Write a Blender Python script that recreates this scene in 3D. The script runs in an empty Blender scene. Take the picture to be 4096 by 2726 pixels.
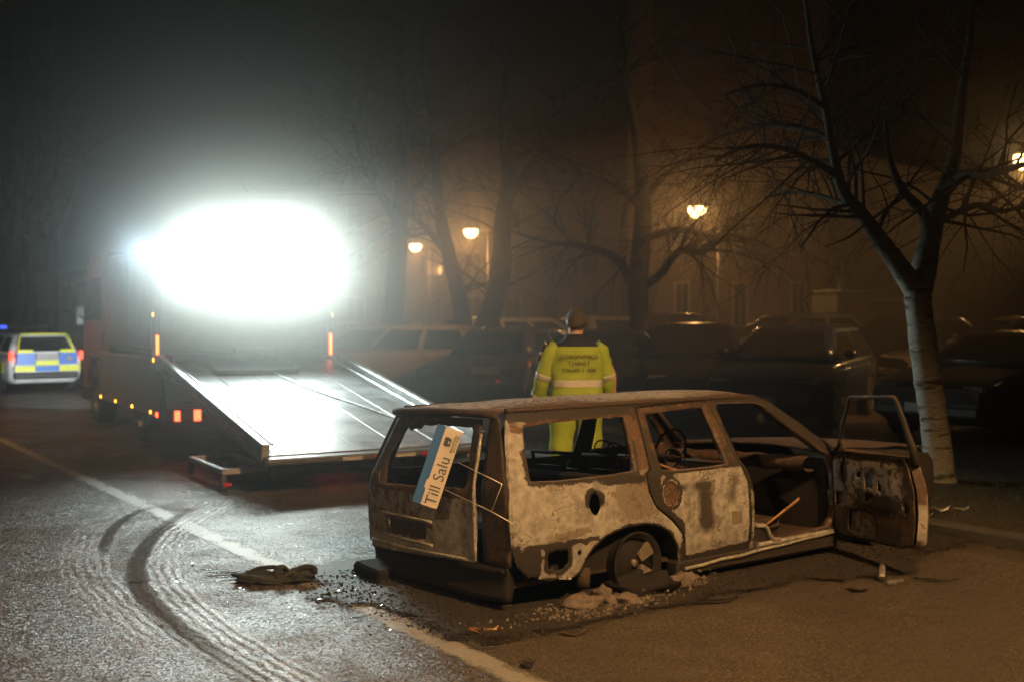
import bpy, bmesh, math, random
import numpy as np
from mathutils import Vector, Matrix
from mathutils.geometry import delaunay_2d_cdt

# ------------------------------------------------------------------ camera, sky, exposure
SC = bpy.context.scene
COL = SC.collection
R = math.radians
PI = math.pi
FPX, HZ, CAMH = 4700.0, 1250.0, 1.85
cam = bpy.data.cameras.new('camera')
camo = bpy.data.objects.new('camera', cam)
COL.objects.link(camo)
SC.camera = camo
cam.sensor_width = 36.0
cam.lens = FPX / 4096 * 36.0
cam.clip_start = 0.05
cam.clip_end = 3000.0
camo.location = (0, 0, CAMH)
camo.rotation_euler = (PI / 2 + math.atan((HZ - 1363.0) / FPX), 0, 0)
cam.dof.use_dof = True
cam.dof.focus_distance = 7.9
cam.dof.aperture_fstop = 1.5

world = bpy.data.worlds.new('World')
SC.world = world
world.use_nodes = True
wn = world.node_tree
sky = wn.nodes.new('ShaderNodeTexSky')
sky.sky_type = 'NISHITA'
sky.sun_disc = False
sky.sun_elevation = R(-9.0)
sky.sun_rotation = R(200)
bg = wn.nodes['Background']
wn.links.new(sky.outputs[0], bg.inputs[0])
bg.inputs[1].default_value = 0.05

SC.view_settings.view_transform = 'Standard'
SC.view_settings.look = 'None'
SC.view_settings.gamma = 1.0
SC.view_settings.use_curve_mapping = False
SC.view_settings.exposure = 0.0
SC.cycles.max_bounces = 5
SC.cycles.diffuse_bounces = 2
SC.cycles.glossy_bounces = 2
SC.cycles.transmission_bounces = 3
SC.cycles.transparent_max_bounces = 12
SC.cycles.volume_bounces = 0
SC.cycles.sample_clamp_indirect = 4.0
SC.cycles.sample_clamp_direct = 60.0
SC.cycles.blur_glossy = 0.5
SC.cycles.caustics_reflective = False
SC.cycles.caustics_refractive = False
SC.cycles.use_denoising = True
SC.cycles.use_light_tree = False

HAZE_DENSITY = 0.0056
HAZE_G = 0.95
WORK_LAMP_W = 175.0      # each lamp of the recovery truck work light bar
SMOKE_DENSITY = 0.020
LOW_SMOKE = 0.018
TRUCK_LAMPS = Vector((-3.30, 15.55, 2.55))
SODIUM = (1.0, 0.47, 0.13)
# ------------------------------------------------------------------ helpers
_pt = math.atan((HZ - 1363.0) / FPX)
_FW = Vector((0, math.cos(_pt), math.sin(_pt)))
_UP = Vector((0, -math.sin(_pt), math.cos(_pt)))
_O = Vector((0, 0, CAMH))

def ray(px, py):
    return _FW + Vector((1, 0, 0)) * ((px - 2048.0) / FPX) - _UP * ((py - 1363.0) / FPX)

def at_z(px, py, z=0.0):
    d = ray(px, py)
    return _O + d * ((z - CAMH) / d.z)

def at_y(px, py, Y):
    d = ray(px, py)
    return _O + d * (Y / d.y)

def tag(o, label=None, cat=None, group=None, kind=None):
    if label: o['label'] = label
    if cat: o['category'] = cat
    if group: o['group'] = group
    if kind: o['kind'] = kind
    return o

def empty(name, loc=(0, 0, 0), rz=0.0, parent=None):
    o = bpy.data.objects.new(name, None)
    COL.objects.link(o)
    o.location = loc
    o.rotation_euler = (0, 0, rz)
    o.empty_display_size = 0.1
    if parent: o.parent = parent
    return o

def copy_tree(o, parent=None):
    c = o.copy()
    COL.objects.link(c)
    c.parent = parent
    for ch in o.children:
        copy_tree(ch, c)
    return c

class MB:
    """collects shapes, builds one mesh object"""
    def __init__(self):
        self.v = []; self.f = []; self.s = []
    def add(self, v, f, m=None, smooth=False):
        n = len(self.v)
        self.v += [tuple(m @ Vector(p)) if m else tuple(p) for p in v]
        self.f += [tuple(i + n for i in q) for q in f]
        self.s += [smooth] * len(f)
        return self
    def box(self, c, s, b=0.008, m=None):
        hx, hy, hz = s[0] / 2, s[1] / 2, s[2] / 2
        b = min(b, hx * .9, hy * .9, hz * .9)
        v = []; idx = {}
        for sx in (-1, 1):
            for sy in (-1, 1):
                for sz in (-1, 1):
                    for ax in range(3):
                        p = [sx * (hx - b), sy * (hy - b), sz * (hz - b)]
                        p[ax] = (sx * hx, sy * hy, sz * hz)[ax]
                        idx[(sx, sy, sz, ax)] = len(v)
                        v.append((c[0] + p[0], c[1] + p[1], c[2] + p[2]))
        f = []
        for ax in range(3):
            o1, o2 = [(1, 2), (2, 0), (0, 1)][ax]
            for sg in (-1, 1):
                q = []
                for a, bb in ((-1, -1), (1, -1), (1, 1), (-1, 1)):
                    k = [0, 0, 0]; k[ax] = sg; k[o1] = a; k[o2] = bb
                    q.append(idx[(k[0], k[1], k[2], ax)])
                f.append(tuple(q if sg > 0 else q[::-1]))
                # edges
        for ax in range(3):
            o1, o2 = [(1, 2), (2, 0), (0, 1)][ax]
            for a in (-1, 1):
                for bb in (-1, 1):
                    k1 = [0, 0, 0]; k1[ax] = -1; k1[o1] = a; k1[o2] = bb
                    k2 = list(k1); k2[ax] = 1
                    q = [idx[(*k1, o1)], idx[(*k2, o1)], idx[(*k2, o2)], idx[(*k1, o2)]]
                    f.append(tuple(q if a * bb < 0 else q[::-1]))
        for sx in (-1, 1):
            for sy in (-1, 1):
                for sz in (-1, 1):
                    q = [idx[(sx, sy, sz, a)] for a in range(3)]
                    f.append(tuple(q if sx * sy * sz > 0 else q[::-1]))
        return self.add(v, f, m)
    def tube(self, pts, r, seg=8, caps=True, m=None, smooth=True, closed=False, flat=1.0):
        pts = [Vector(p) for p in pts]
        n = len(pts)
        rs = r if isinstance(r, (list, tuple)) else [r] * n
        v = []; f = []
        up = None
        for i, p in enumerate(pts):
            if closed:
                t = pts[(i + 1) % n] - pts[i - 1]
            else:
                t = pts[min(i + 1, n - 1)] - pts[max(i - 1, 0)]
            if t.length < 1e-9: t = Vector((0, 0, 1))
            t.normalize()
            if up is None:
                up = Vector((0, 0, 1)) if abs(t.z) < .9 else Vector((1, 0, 0))
            a = up - t * up.dot(t)
            if a.length < 1e-6:
                a = Vector((1, 0, 0)) - t * t.x
            a.normalize(); up = a
            b = t.cross(a)
            for k in range(seg):
                an = 2 * PI * k / seg
                v.append(p + (a * math.cos(an) + b * math.sin(an) * flat) * rs[i])
        for i in range(n if closed else n - 1):
            for k in range(seg):
                i2 = (i + 1) % n; k2 = (k + 1) % seg
                f.append((i * seg + k, i * seg + k2, i2 * seg + k2, i2 * seg + k))
        self.add(v, f, m, smooth)
        if caps and not closed and seg > 2:
            self.add([], [])
            base = len(self.v) - len(v)
            self.f.append(tuple(base + k for k in range(seg))[::-1]); self.s.append(False)
            self.f.append(tuple(base + (n - 1) * seg + k for k in range(seg))); self.s.append(False)
        return self
    def lathe(self, prof, seg=20, m=None, smooth=True):
        v = []; f = []
        for r, z in prof:
            for k in range(seg):
                a = 2 * PI * k / seg
                v.append((r * math.cos(a), r * math.sin(a), z))
        for i in range(len(prof) - 1):
            for k in range(seg):
                k2 = (k + 1) % seg
                f.append((i * seg + k, i * seg + k2, (i + 1) * seg + k2, (i + 1) * seg + k))
        return self.add(v, f, m, smooth)
    def loft(self, rings, m=None, smooth=True, caps=True, closed=True):
        n = len(rings[0]); v = [p for r_ in rings for p in r_]; f = []
        for i in range(len(rings) - 1):
            for k in range(n if closed else n - 1):
                k2 = (k + 1) % n
                f.append((i * n + k, i * n + k2, (i + 1) * n + k2, (i + 1) * n + k))
        base = len(self.v)
        self.add(v, f, m, smooth)
        if caps and closed:
            self.f.append(tuple(base + k for k in range(n))[::-1]); self.s.append(False)
            b2 = base + (len(rings) - 1) * n
            self.f.append(tuple(b2 + k for k in range(n))); self.s.append(False)
        return self
    def prism(self, poly, d0, d1, m=None):
        """poly in the local xy plane, from z=d0 to z=d1"""
        n = len(poly)
        v = [(x, y, d0) for x, y in poly] + [(x, y, d1) for x, y in poly]
        f = [tuple(range(n))[::-1], tuple(range(n, 2 * n))]
        for k in range(n):
            k2 = (k + 1) % n
            f.append((k, k2, n + k2, n + k))
        return self.add(v, f, m)
    def build(self, name, mat, parent=None, loc=None, rot=None):
        me = bpy.data.meshes.new(name)
        me.from_pydata(self.v, [], self.f)
        me.polygons.foreach_set('use_smooth', self.s)
        if mat: me.materials.append(mat)
        me.update()
        o = bpy.data.objects.new(name, me)
        COL.objects.link(o)
        if parent: o.parent = parent
        if loc: o.location = loc
        if rot: o.rotation_euler = rot
        return o

def grid(name, fn, u0, u1, nu, v0, v1, nv, mat, parent=None, smooth=True, attrs=None):
    v = []; f = []
    uv = []
    for i in range(nu + 1):
        for j in range(nv + 1):
            a = u0 + (u1 - u0) * i / nu; b = v0 + (v1 - v0) * j / nv
            v.append(fn(a, b)); uv.append((a, b))
    for i in range(nu):
        for j in range(nv):
            k = i * (nv + 1) + j
            f.append((k, k + nv + 1, k + nv + 2, k + 1))
    mb = MB(); mb.add(v, f, None, smooth)
    o = mb.build(name, mat, parent)
    put_attrs(o, uv, attrs)
    return o

def put_attrs(o, uv, attrs):
    if not attrs: return
    for an, af in attrs.items():
        at = o.data.attributes.new(an, 'FLOAT', 'POINT')
        at.data.foreach_set('value', [max(0.0, min(1.5, af(a, b))) for a, b in uv])

def inside(poly, x, y):
    p = np.asarray(poly); c = np.zeros(np.shape(x), bool); n = len(p)
    for i in range(n):
        x1, y1 = p[i]; x2, y2 = p[(i + 1) % n]
        if y1 == y2: continue
        cond = ((y1 > y) != (y2 > y)) & (x < (x2 - x1) * (y - y1) / (y2 - y1) + x1)
        c ^= cond
    return c

def resample(poly, step):
    out = []
    n = len(poly)
    for i in range(n):
        a = poly[i]; b = poly[(i + 1) % n]
        L = math.hypot(b[0] - a[0], b[1] - a[1]); k = max(1, int(math.ceil(L / step)))
        for j in range(k):
            t = j / k
            out.append((a[0] + (b[0] - a[0]) * t, a[1] + (b[1] - a[1]) * t))
    return out

def smooth_poly(poly, it=2):
    for _ in range(it):
        q = []
        n = len(poly)
        for i in range(n):
            a = poly[i]; b = poly[(i + 1) % n]
            q.append((a[0] * .75 + b[0] * .25, a[1] * .75 + b[1] * .25))
            q.append((a[0] * .25 + b[0] * .75, a[1] * .25 + b[1] * .75))
        poly = q
    return poly

def panel(name, outline, holes, fn, mat, parent=None, step=.035, th=.006, attrs=None, flip=False, seed=1, smooth=True):
    """a sheet cut to an outline with holes, bent by fn(u, v)"""
    rnd = random.Random(seed)
    loops = [resample(outline, step)] + [resample(h, step) for h in holes]
    pts = []; edges = []
    for lp in loops:
        b = len(pts); n = len(lp)
        pts += lp
        edges += [(b + i, b + (i + 1) % n) for i in range(n)]
    A = np.array(pts)
    xs = np.arange(A[:, 0].min(), A[:, 0].max(), step); ys = np.arange(A[:, 1].min(), A[:, 1].max(), step)
    X, Y = np.meshgrid(xs, ys); X = X.ravel() + np.array([rnd.uniform(-.2, .2) * step for _ in X.ravel()]); Y = Y.ravel() + np.array([rnd.uniform(-.2, .2) * step for _ in Y.ravel()])
    ok = inside(outline, X, Y)
    for h in holes: ok &= ~inside(h, X, Y)
    X, Y = X[ok], Y[ok]
    if len(X):
        d = np.min((X[:, None] - A[None, :, 0]) ** 2 + (Y[:, None] - A[None, :, 1]) ** 2, 1)
        keep = d > (step * .45) ** 2
        pts = pts + list(zip(X[keep].tolist(), Y[keep].tolist()))
    r = delaunay_2d_cdt([Vector(p) for p in pts], edges, [], 0, 1e-6)
    V = np.array([(p[0], p[1]) for p in r[0]]); F = np.array(r[2])
    cx = V[F].mean(1)
    ok = inside(outline, cx[:, 0], cx[:, 1])
    for h in holes: ok &= ~inside(h, cx[:, 0], cx[:, 1])
    F = F[ok]
    if flip: F = F[:, ::-1]
    mb = MB(); mb.add([fn(a, b) for a, b in V.tolist()], [tuple(q) for q in F.tolist()], None, smooth)
    o = mb.build(name, mat, parent)
    put_attrs(o, V.tolist(), attrs)
    if th:
        md = o.modifiers.new('thickness', 'SOLIDIFY'); md.thickness = th; md.offset = 0
    return o

def text(name, body, size, mat, parent, m, align='CENTER', extrude=.0015, sx=1.0):
    cu = bpy.data.curves.new(name, 'FONT'); cu.body = body; cu.size = size; cu.align_x = align; cu.align_y = 'CENTER'
    cu.extrude = extrude; cu.resolution_u = 3
    t = bpy.data.objects.new(name, cu); COL.objects.link(t)
    dg = bpy.context.evaluated_depsgraph_get()
    me = bpy.data.meshes.new_from_object(t.evaluated_get(dg))
    bpy.data.objects.remove(t); bpy.data.curves.remove(cu)
    me.materials.clear(); me.materials.append(mat)
    o = bpy.data.objects.new(name, me); COL.objects.link(o); o.parent = parent
    o.matrix_basis = m @ Matrix.Diagonal((sx, 1, 1, 1))
    return o

_R = random.Random(77)

# ------------------------------------------------------------------ materials
def nodes(name):
    m = bpy.data.materials.new(name); m.use_nodes = True
    nt = m.node_tree
    return m, nt, nt.nodes['Principled BSDF']

def N(nt, kind, **kw):
    n = nt.nodes.new(kind)
    for k, v in kw.items():
        if k.startswith('i_'):
            key = k[2:].replace('_', ' ')
            n.inputs[key].default_value = v
        else:
            setattr(n, k, v)
    return n

def L(nt, a, b): nt.links.new(a, b)

def noise(nt, vec, scale, detail=4, rough=.6, out='Fac'):
    n = N(nt, 'ShaderNodeTexNoise'); n.inputs['Scale'].default_value = scale; n.inputs['Detail'].default_value = detail; n.inputs['Roughness'].default_value = rough
    if vec: L(nt, vec, n.inputs['Vector'])
    return n.outputs[out]

def ramp(nt, fac, stops, interp='LINEAR'):
    n = N(nt, 'ShaderNodeValToRGB'); n.color_ramp.interpolation = interp
    e = n.color_ramp.elements
    while len(e) < len(stops): e.new(.5)
    for q, (p, c) in zip(e, stops):
        q.position = p; q.color = (*c, 1) if len(c) == 3 else c
    L(nt, fac, n.inputs['Fac'])
    return n.outputs['Color']

def math_(nt, op, a, b=None, c=None, clamp=False):
    n = N(nt, 'ShaderNodeMath', operation=op); n.use_clamp = clamp
    for i, q in enumerate((a, b, c)):
        if q is None: continue
        if isinstance(q, (int, float)): n.inputs[i].default_value = q
        else: L(nt, q, n.inputs[i])
    return n.outputs[0]

def mixc(nt, fac, a, b):
    n = N(nt, 'ShaderNodeMix', data_type='RGBA')
    for i, q in ((0, fac), (6, a), (7, b)):
        if isinstance(q, (int, float)): n.inputs[i].default_value = q
        elif isinstance(q, tuple): n.inputs[i].default_value = (*q, 1)
        else: L(nt, q, n.inputs[i])
    return n.outputs[2]

def coords(nt, kind='Object'):
    return N(nt, 'ShaderNodeTexCoord').outputs[kind]

def bump(nt, b, h, strength=.3, dist=.01):
    n = N(nt, 'ShaderNodeBump'); n.inputs['Strength'].default_value = strength; n.inputs['Distance'].default_value = dist
    L(nt, h, n.inputs['Height']); L(nt, n.outputs[0], b.inputs['Normal'])
    return n

def facets(nt, bn, vec, scale, k):
    """tilt each grain of stone its own way; feeds a bump node"""
    v = N(nt, 'ShaderNodeTexVoronoi', feature='F1'); v.inputs['Scale'].default_value = scale; L(nt, vec, v.inputs['Vector'])
    s = N(nt, 'ShaderNodeVectorMath', operation='SUBTRACT'); L(nt, v.outputs['Color'], s.inputs[0]); s.inputs[1].default_value = (.5, .5, .5)
    q = N(nt, 'ShaderNodeVectorMath', operation='MULTIPLY'); L(nt, s.outputs[0], q.inputs[0]); q.inputs[1].default_value = (k, k, 0)
    g = N(nt, 'ShaderNodeNewGeometry'); a = N(nt, 'ShaderNodeVectorMath', operation='ADD'); L(nt, q.outputs[0], a.inputs[0]); L(nt, g.outputs['Normal'], a.inputs[1])
    n = N(nt, 'ShaderNodeVectorMath', operation='NORMALIZE'); L(nt, a.outputs[0], n.inputs[0]); L(nt, n.outputs[0], bn.inputs['Normal'])
    return v.outputs['Color']

def simple(name, col, rough=.5, metal=0.0, var=.25, scale=9.0, bmp=0.0, spec=None, coat=0.0):
    m, nt, b = nodes(name)
    c = coords(nt)
    f = noise(nt, c, scale, 5)
    lo = tuple(x * (1 - var) for x in col); hi = tuple(min(1, x * (1 + var)) for x in col)
    L(nt, ramp(nt, f, [(.3, lo), (.7, hi)]), b.inputs['Base Color'])
    L(nt, ramp(nt, f, [(.3, (rough * .85,) * 3), (.7, (min(1, rough * 1.15),) * 3)]), b.inputs['Roughness'])
    b.inputs['Metallic'].default_value = metal
    if spec is not None: b.inputs['Specular IOR Level'].default_value = spec
    if coat: b.inputs['Coat Weight'].default_value = coat
    if bmp: bump(nt, b, noise(nt, c, scale * 6, 4), bmp, .01)
    return m

def emit(name, col, strength, sample=True):
    m, nt, b = nodes(name)
    b.inputs['Base Color'].default_value = (*[x * .5 for x in col], 1)
    b.inputs['Emission Color'].default_value = (*col, 1)
    b.inputs['Emission Strength'].default_value = strength
    if not sample: m.cycles.emission_sampling = 'NONE'
    return m

MAT = {}
def build_materials():
    # burnt sheet metal: ash-pale oxide, flaked patches, rust, char, soot
    m, nt, b = nodes('burnt_sheet_metal'); c = coords(nt)
    def att(n): return N(nt, 'ShaderNodeAttribute', attribute_name=n).outputs['Fac']
    big = noise(nt, c, 3.5, 6, .62); mid = noise(nt, c, 14, 6, .65); fine = noise(nt, c, 60, 5, .7)
    ash = ramp(nt, mid, [(.30, (.10, .093, .085)), (.5, (.215, .205, .19)), (.72, (.33, .318, .30))])
    flake = math_(nt, 'ADD', math_(nt, 'MULTIPLY', big, .6), math_(nt, 'MULTIPLY', mid, .5))
    flake = math_(nt, 'ADD', flake, math_(nt, 'MULTIPLY', att('flake'), .5))
    fm = ramp(nt, flake, [(.675, (0, 0, 0)), (.69, (1, 1, 1))])
    col = mixc(nt, fm, ash, ramp(nt, fine, [(.3, (.10, .085, .07)), (.7, (.17, .145, .12))]))
    # fine cracks and scratches
    mp = N(nt, 'ShaderNodeMapping'); L(nt, c, mp.inputs[0]); mp.inputs['Scale'].default_value = (1, 1, 1.8); mp.inputs['Rotation'].default_value = (0, .6, 0)
    w = noise(nt, mp.outputs[0], 6, 5, .6)
    cr = ramp(nt, math_(nt, 'ABSOLUTE', math_(nt, 'SUBTRACT', w, .5)), [(.0, (1, 1, 1)), (.008, (1, 1, 1)), (.022, (0, 0, 0))])
    crm = math_(nt, 'MULTIPLY', cr, ramp(nt, big, [(.47, (0, 0, 0)), (.60, (.8, .8, .8))]))
    col = mixc(nt, crm, col, (.035, .028, .024))
    # rust brown char
    ch = math_(nt, 'ADD', att('char'), math_(nt, 'MULTIPLY', math_(nt, 'SUBTRACT', mid, .5), 1.3))
    chm = ramp(nt, ch, [(.44, (0, 0, 0)), (.60, (1, 1, 1))])
    rustc = ramp(nt, fine, [(.28, (.022, .016, .013)), (.5, (.065, .040, .026)), (.72, (.17, .105, .066))])
    col = mixc(nt, chm, col, rustc)
    so = math_(nt, 'ADD', att('soot'), math_(nt, 'MULTIPLY', math_(nt, 'SUBTRACT', math_(nt, 'ADD', math_(nt, 'MULTIPLY', mid, .6), math_(nt, 'MULTIPLY', fine, .4)), .5), 1.5))
    som = ramp(nt, so, [(.47, (0, 0, 0)), (.56, (1, 1, 1))])
    col = mixc(nt, som, col, ramp(nt, fine, [(.3, (.010, .009, .008)), (.75, (.034, .029, .025))]))
    sm = math_(nt, 'MULTIPLY', att('smudge'), 1.0, clamp=True)
    col = mixc(nt, sm, col, (.028, .023, .02))
    L(nt, col, b.inputs['Base Color'])
    b.inputs['Roughness'].default_value = .72
    b.inputs['Specular IOR Level'].default_value = .25
    bump(nt, b, math_(nt, 'ADD', math_(nt, 'MULTIPLY', mid, .7), math_(nt, 'MULTIPLY', fine, .4)), .35, .012)
    MAT['burnt'] = m
    m, nt, b = nodes('charred_steel'); c = coords(nt)
    mid = noise(nt, c, 16, 6, .65); fine = noise(nt, c, 70, 5, .7)
    col = ramp(nt, fine, [(.3, (.016, .013, .011)), (.55, (.05, .033, .022)), (.78, (.15, .095, .06))])
    L(nt, mixc(nt, ramp(nt, mid, [(.5, (0, 0, 0)), (.66, (1, 1, 1))]), col, (.02, .017, .015)), b.inputs['Base Color'])
    b.inputs['Roughness'].default_value = .75; b.inputs['Specular IOR Level'].default_value = .25
    bump(nt, b, fine, .4, .01)
    MAT['char'] = m
    MAT['soot'] = simple('black_soot', (.016, .014, .013), .85, 0, .5, 30, .5, .15)
    MAT['ash'] = simple('pale_ash', (.12, .10, .085), .9, 0, .4, 30, .6, .1)
    # asphalt: damp, coarse
    m, nt, b = nodes('damp_asphalt'); c = coords(nt)
    st = noise(nt, c, 62, 4, .75); pa = noise(nt, c, .55, 5, .6); pb = noise(nt, c, 3.2, 4, .6)
    vo = N(nt, 'ShaderNodeTexVoronoi', feature='F1'); vo.inputs['Scale'].default_value = 85; L(nt, c, vo.inputs['Vector'])
    col = ramp(nt, st, [(.38, (.009, .008, .007)), (.50, (.052, .044, .035)), (.62, (.22, .185, .145))])
    L(nt, mixc(nt, ramp(nt, pa, [(.4, (0, 0, 0)), (.65, (.55, .55, .55))]), col, (.036, .033, .030)), b.inputs['Base Color'])
    ro = math_(nt, 'ADD', math_(nt, 'MULTIPLY', pa, -.22), math_(nt, 'MULTIPLY', pb, -.12))
    L(nt, math_(nt, 'ADD', math_(nt, 'MULTIPLY', ro, 1.4), .56, clamp=True), b.inputs['Roughness'])
    L(nt, ramp(nt, math_(nt, 'ADD', math_(nt, 'MULTIPLY', pa, .7), math_(nt, 'MULTIPLY', pb, .3)), [(.44, (.03, .03, .03)), (.60, (.24, .24, .24))]), b.inputs['Specular IOR Level'])
    hgt = math_(nt, 'ADD', math_(nt, 'MULTIPLY', vo.outputs['Distance'], 1.3), math_(nt, 'MULTIPLY', st, 1.1))
    bn = bump(nt, b, hgt, .55, .008); facets(nt, bn, c, 75, .85)
    MAT['asphalt'] = m
    # painted line, worn
    m, nt, b = nodes('worn_road_paint'); c = coords(nt)
    st = noise(nt, c, 95, 3, .7); we = noise(nt, c, 5, 6, .7)
    col = ramp(nt, st, [(.25, (.11, .105, .098)), (.6, (.26, .25, .235))])
    L(nt, col, b.inputs['Base Color']); b.inputs['Roughness'].default_value = .55
    tr = N(nt, 'ShaderNodeBsdfTransparent'); mx = N(nt, 'ShaderNodeMixShader')
    wf = math_(nt, 'ADD', math_(nt, 'MULTIPLY', we, .75), math_(nt, 'MULTIPLY', st, .55))
    uvw = N(nt, 'ShaderNodeUVMap').outputs[0]; sp = N(nt, 'ShaderNodeSeparateXYZ'); L(nt, uvw, sp.inputs[0])
    edge = math_(nt, 'MULTIPLY', math_(nt, 'ABSOLUTE', math_(nt, 'SUBTRACT', sp.outputs[1], .5)), .42)
    wf = math_(nt, 'SUBTRACT', wf, edge)
    L(nt, ramp(nt, wf, [(.36, (0, 0, 0)), (.52, (.9, .9, .9))]), mx.inputs[0]); L(nt, tr.outputs[0], mx.inputs[1]); L(nt, b.outputs[0], mx.inputs[2])
    out = nt.nodes['Material Output']; L(nt, mx.outputs[0], out.inputs['Surface'])
    bump(nt, b, st, .5, .005)
    MAT['paint'] = m
    # scorched ground: soot and ash over the asphalt, ragged edge from attribute
    m, nt, b = nodes('scorched_ground'); c = coords(nt)
    st = noise(nt, c, 60, 5, .7); lg = noise(nt, c, 4, 6, .65)
    L(nt, ramp(nt, st, [(.3, (.008, .007, .0065)), (.6, (.03, .025, .02)), (.8, (.12, .095, .07))]), b.inputs['Base Color'])
    b.inputs['Roughness'].default_value = .6
    a = N(nt, 'ShaderNodeAttribute', attribute_name='cover').outputs['Fac']
    k = math_(nt, 'ADD', a, math_(nt, 'MULTIPLY', math_(nt, 'SUBTRACT', math_(nt, 'ADD', math_(nt, 'MULTIPLY', lg, .7), math_(nt, 'MULTIPLY', st, .3)), .5), 1.6))
    tr = N(nt, 'ShaderNodeBsdfTransparent'); mx = N(nt, 'ShaderNodeMixShader')
    L(nt, ramp(nt, k, [(.42, (0, 0, 0)), (.62, (1, 1, 1))]), mx.inputs[0]); L(nt, tr.outputs[0], mx.inputs[1]); L(nt, b.outputs[0], mx.inputs[2])
    L(nt, mx.outputs[0], nt.nodes['Material Output'].inputs['Surface'])
    bump(nt, b, st, .8, .012)
    MAT['scorch'] = m
    # tyre tracks: wet ribs / dry rubber, by uv
    for nm, wet in (('wet_tyre_track', True), ('dry_tyre_track', False)):
        m, nt, b = nodes(nm); c = coords(nt)
        st = noise(nt, c, 95, 3, .7)
        uvw = N(nt, 'ShaderNodeUVMap').outputs[0]; sp = N(nt, 'ShaderNodeSeparateXYZ'); L(nt, uvw, sp.inputs[0])
        vo = N(nt, 'ShaderNodeTexVoronoi', feature='F1'); vo.inputs['Scale'].default_value = 120; L(nt, c, vo.inputs['Vector'])
        h = math_(nt, 'ADD', math_(nt, 'MULTIPLY', vo.outputs['Distance'], .9), st)
        wob = math_(nt, 'MULTIPLY', math_(nt, 'SUBTRACT', noise(nt, c, 4.5, 5, .65), .5), .30)
        vv = math_(nt, 'ADD', sp.outputs[1], wob)
        fade = math_(nt, 'MULTIPLY', math_(nt, 'MULTIPLY', sp.outputs[0], math_(nt, 'SUBTRACT', 1.0, sp.outputs[0])), 4.0)
        tr = N(nt, 'ShaderNodeBsdfTransparent'); mx = N(nt, 'ShaderNodeMixShader')
        edge = math_(nt, 'MULTIPLY', math_(nt, 'MULTIPLY', vv, math_(nt, 'SUBTRACT', 1.0, vv)), 4.0)
        if wet:
            rib = math_(nt, 'SINE', math_(nt, 'MULTIPLY', vv, 2 * PI * 7))
            rib = ramp(nt, math_(nt, 'ADD', math_(nt, 'MULTIPLY', rib, .5), math_(nt, 'MULTIPLY', noise(nt, c, 11, 5, .7), 1.5)), [(.45, (0, 0, 0)), (.95, (1, 1, 1))])
            rib = math_(nt, 'MULTIPLY', rib, ramp(nt, noise(nt, c, 45, 4, .7), [(.38, (.35, .35, .35)), (.58, (1, 1, 1))]))
            rib = math_(nt, 'MULTIPLY', rib, ramp(nt, noise(nt, c, 1.6, 4, .6), [(.30, (.45, .45, .45)), (.52, (1, 1, 1))]))
            fac = math_(nt, 'MULTIPLY', math_(nt, 'MULTIPLY', rib, .66), ramp(nt, math_(nt, 'MULTIPLY', fade, edge), [(.05, (0, 0, 0)), (.4, (1, 1, 1))]))
            L(nt, ramp(nt, st, [(.38, (.10, .10, .10)), (.62, (.48, .48, .48))]), b.inputs['Base Color'])  # pale colour stands in for the glints on the wet ribs
            b.inputs['Roughness'].default_value = .30; b.inputs['Specular IOR Level'].default_value = .9
            bn = bump(nt, b, h, .5, .008); facets(nt, bn, c, 75, .8)
        else:
            fac = math_(nt, 'MULTIPLY', ramp(nt, math_(nt, 'ADD', math_(nt, 'MULTIPLY', fade, edge), math_(nt, 'MULTIPLY', noise(nt, c, 14, 4), .5)), [(.35, (0, 0, 0)), (1.0, (1, 1, 1))]), .72)
            L(nt, ramp(nt, st, [(.3, (.02, .018, .016)), (.7, (.065, .056, .046))]), b.inputs['Base Color'])
            b.inputs['Roughness'].default_value = .95; L(nt, ramp(nt, math_(nt, 'ADD', math_(nt, 'MULTIPLY', pa, .7), math_(nt, 'MULTIPLY', pb, .3)), [(.44, (.03, .03, .03)), (.60, (.24, .24, .24))]), b.inputs['Specular IOR Level'])
            bump(nt, b, h, .35, .006)
        L(nt, fac, mx.inputs[0]); L(nt, tr.outputs[0], mx.inputs[1]); L(nt, b.outputs[0], mx.inputs[2])
        L(nt, mx.outputs[0], nt.nodes['Material Output'].inputs['Surface'])
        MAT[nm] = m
    MAT['soil'] = simple('verge_soil', (.035, .03, .02), .95, 0, .5, 8, .8, .1)
    MAT['grass'] = simple('winter_grass', (.045, .055, .022), .8, 0, .5, 3, 0, .15)
    MAT['kerb'] = simple('kerb_granite', (.05, .048, .045), .8, 0, .35, 25, .4, .2)
    # birch bark
    m, nt, b = nodes('birch_bark'); c = coords(nt)
    mp = N(nt, 'ShaderNodeMapping'); L(nt, c, mp.inputs[0]); mp.inputs['Scale'].default_value = (1, 1, 5)
    ba = noise(nt, mp.outputs[0], 1.7, 6, .7); fi = noise(nt, mp.outputs[0], 14, 5, .7)
    col = ramp(nt, fi, [(.3, (.13, .125, .10)), (.6, (.34, .325, .28))])
    col = mixc(nt, ramp(nt, ba, [(.54, (0, 0, 0)), (.60, (1, 1, 1))]), col, (.02, .018, .015))
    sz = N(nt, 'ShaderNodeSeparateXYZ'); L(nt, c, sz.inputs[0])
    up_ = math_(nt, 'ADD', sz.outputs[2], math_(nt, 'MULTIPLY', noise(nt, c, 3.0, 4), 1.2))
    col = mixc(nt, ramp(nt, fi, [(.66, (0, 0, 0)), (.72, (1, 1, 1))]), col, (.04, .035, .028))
    col = mixc(nt, ramp(nt, math_(nt, 'MULTIPLY', up_, .2), [(.46, (0, 0, 0)), (.60, (1, 1, 1))]), col, ramp(nt, fi, [(.3, (.012, .012, .008)), (.7, (.035, .035, .022))]))  # dark upper bark also paints in the unlit look of the limbs
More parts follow.
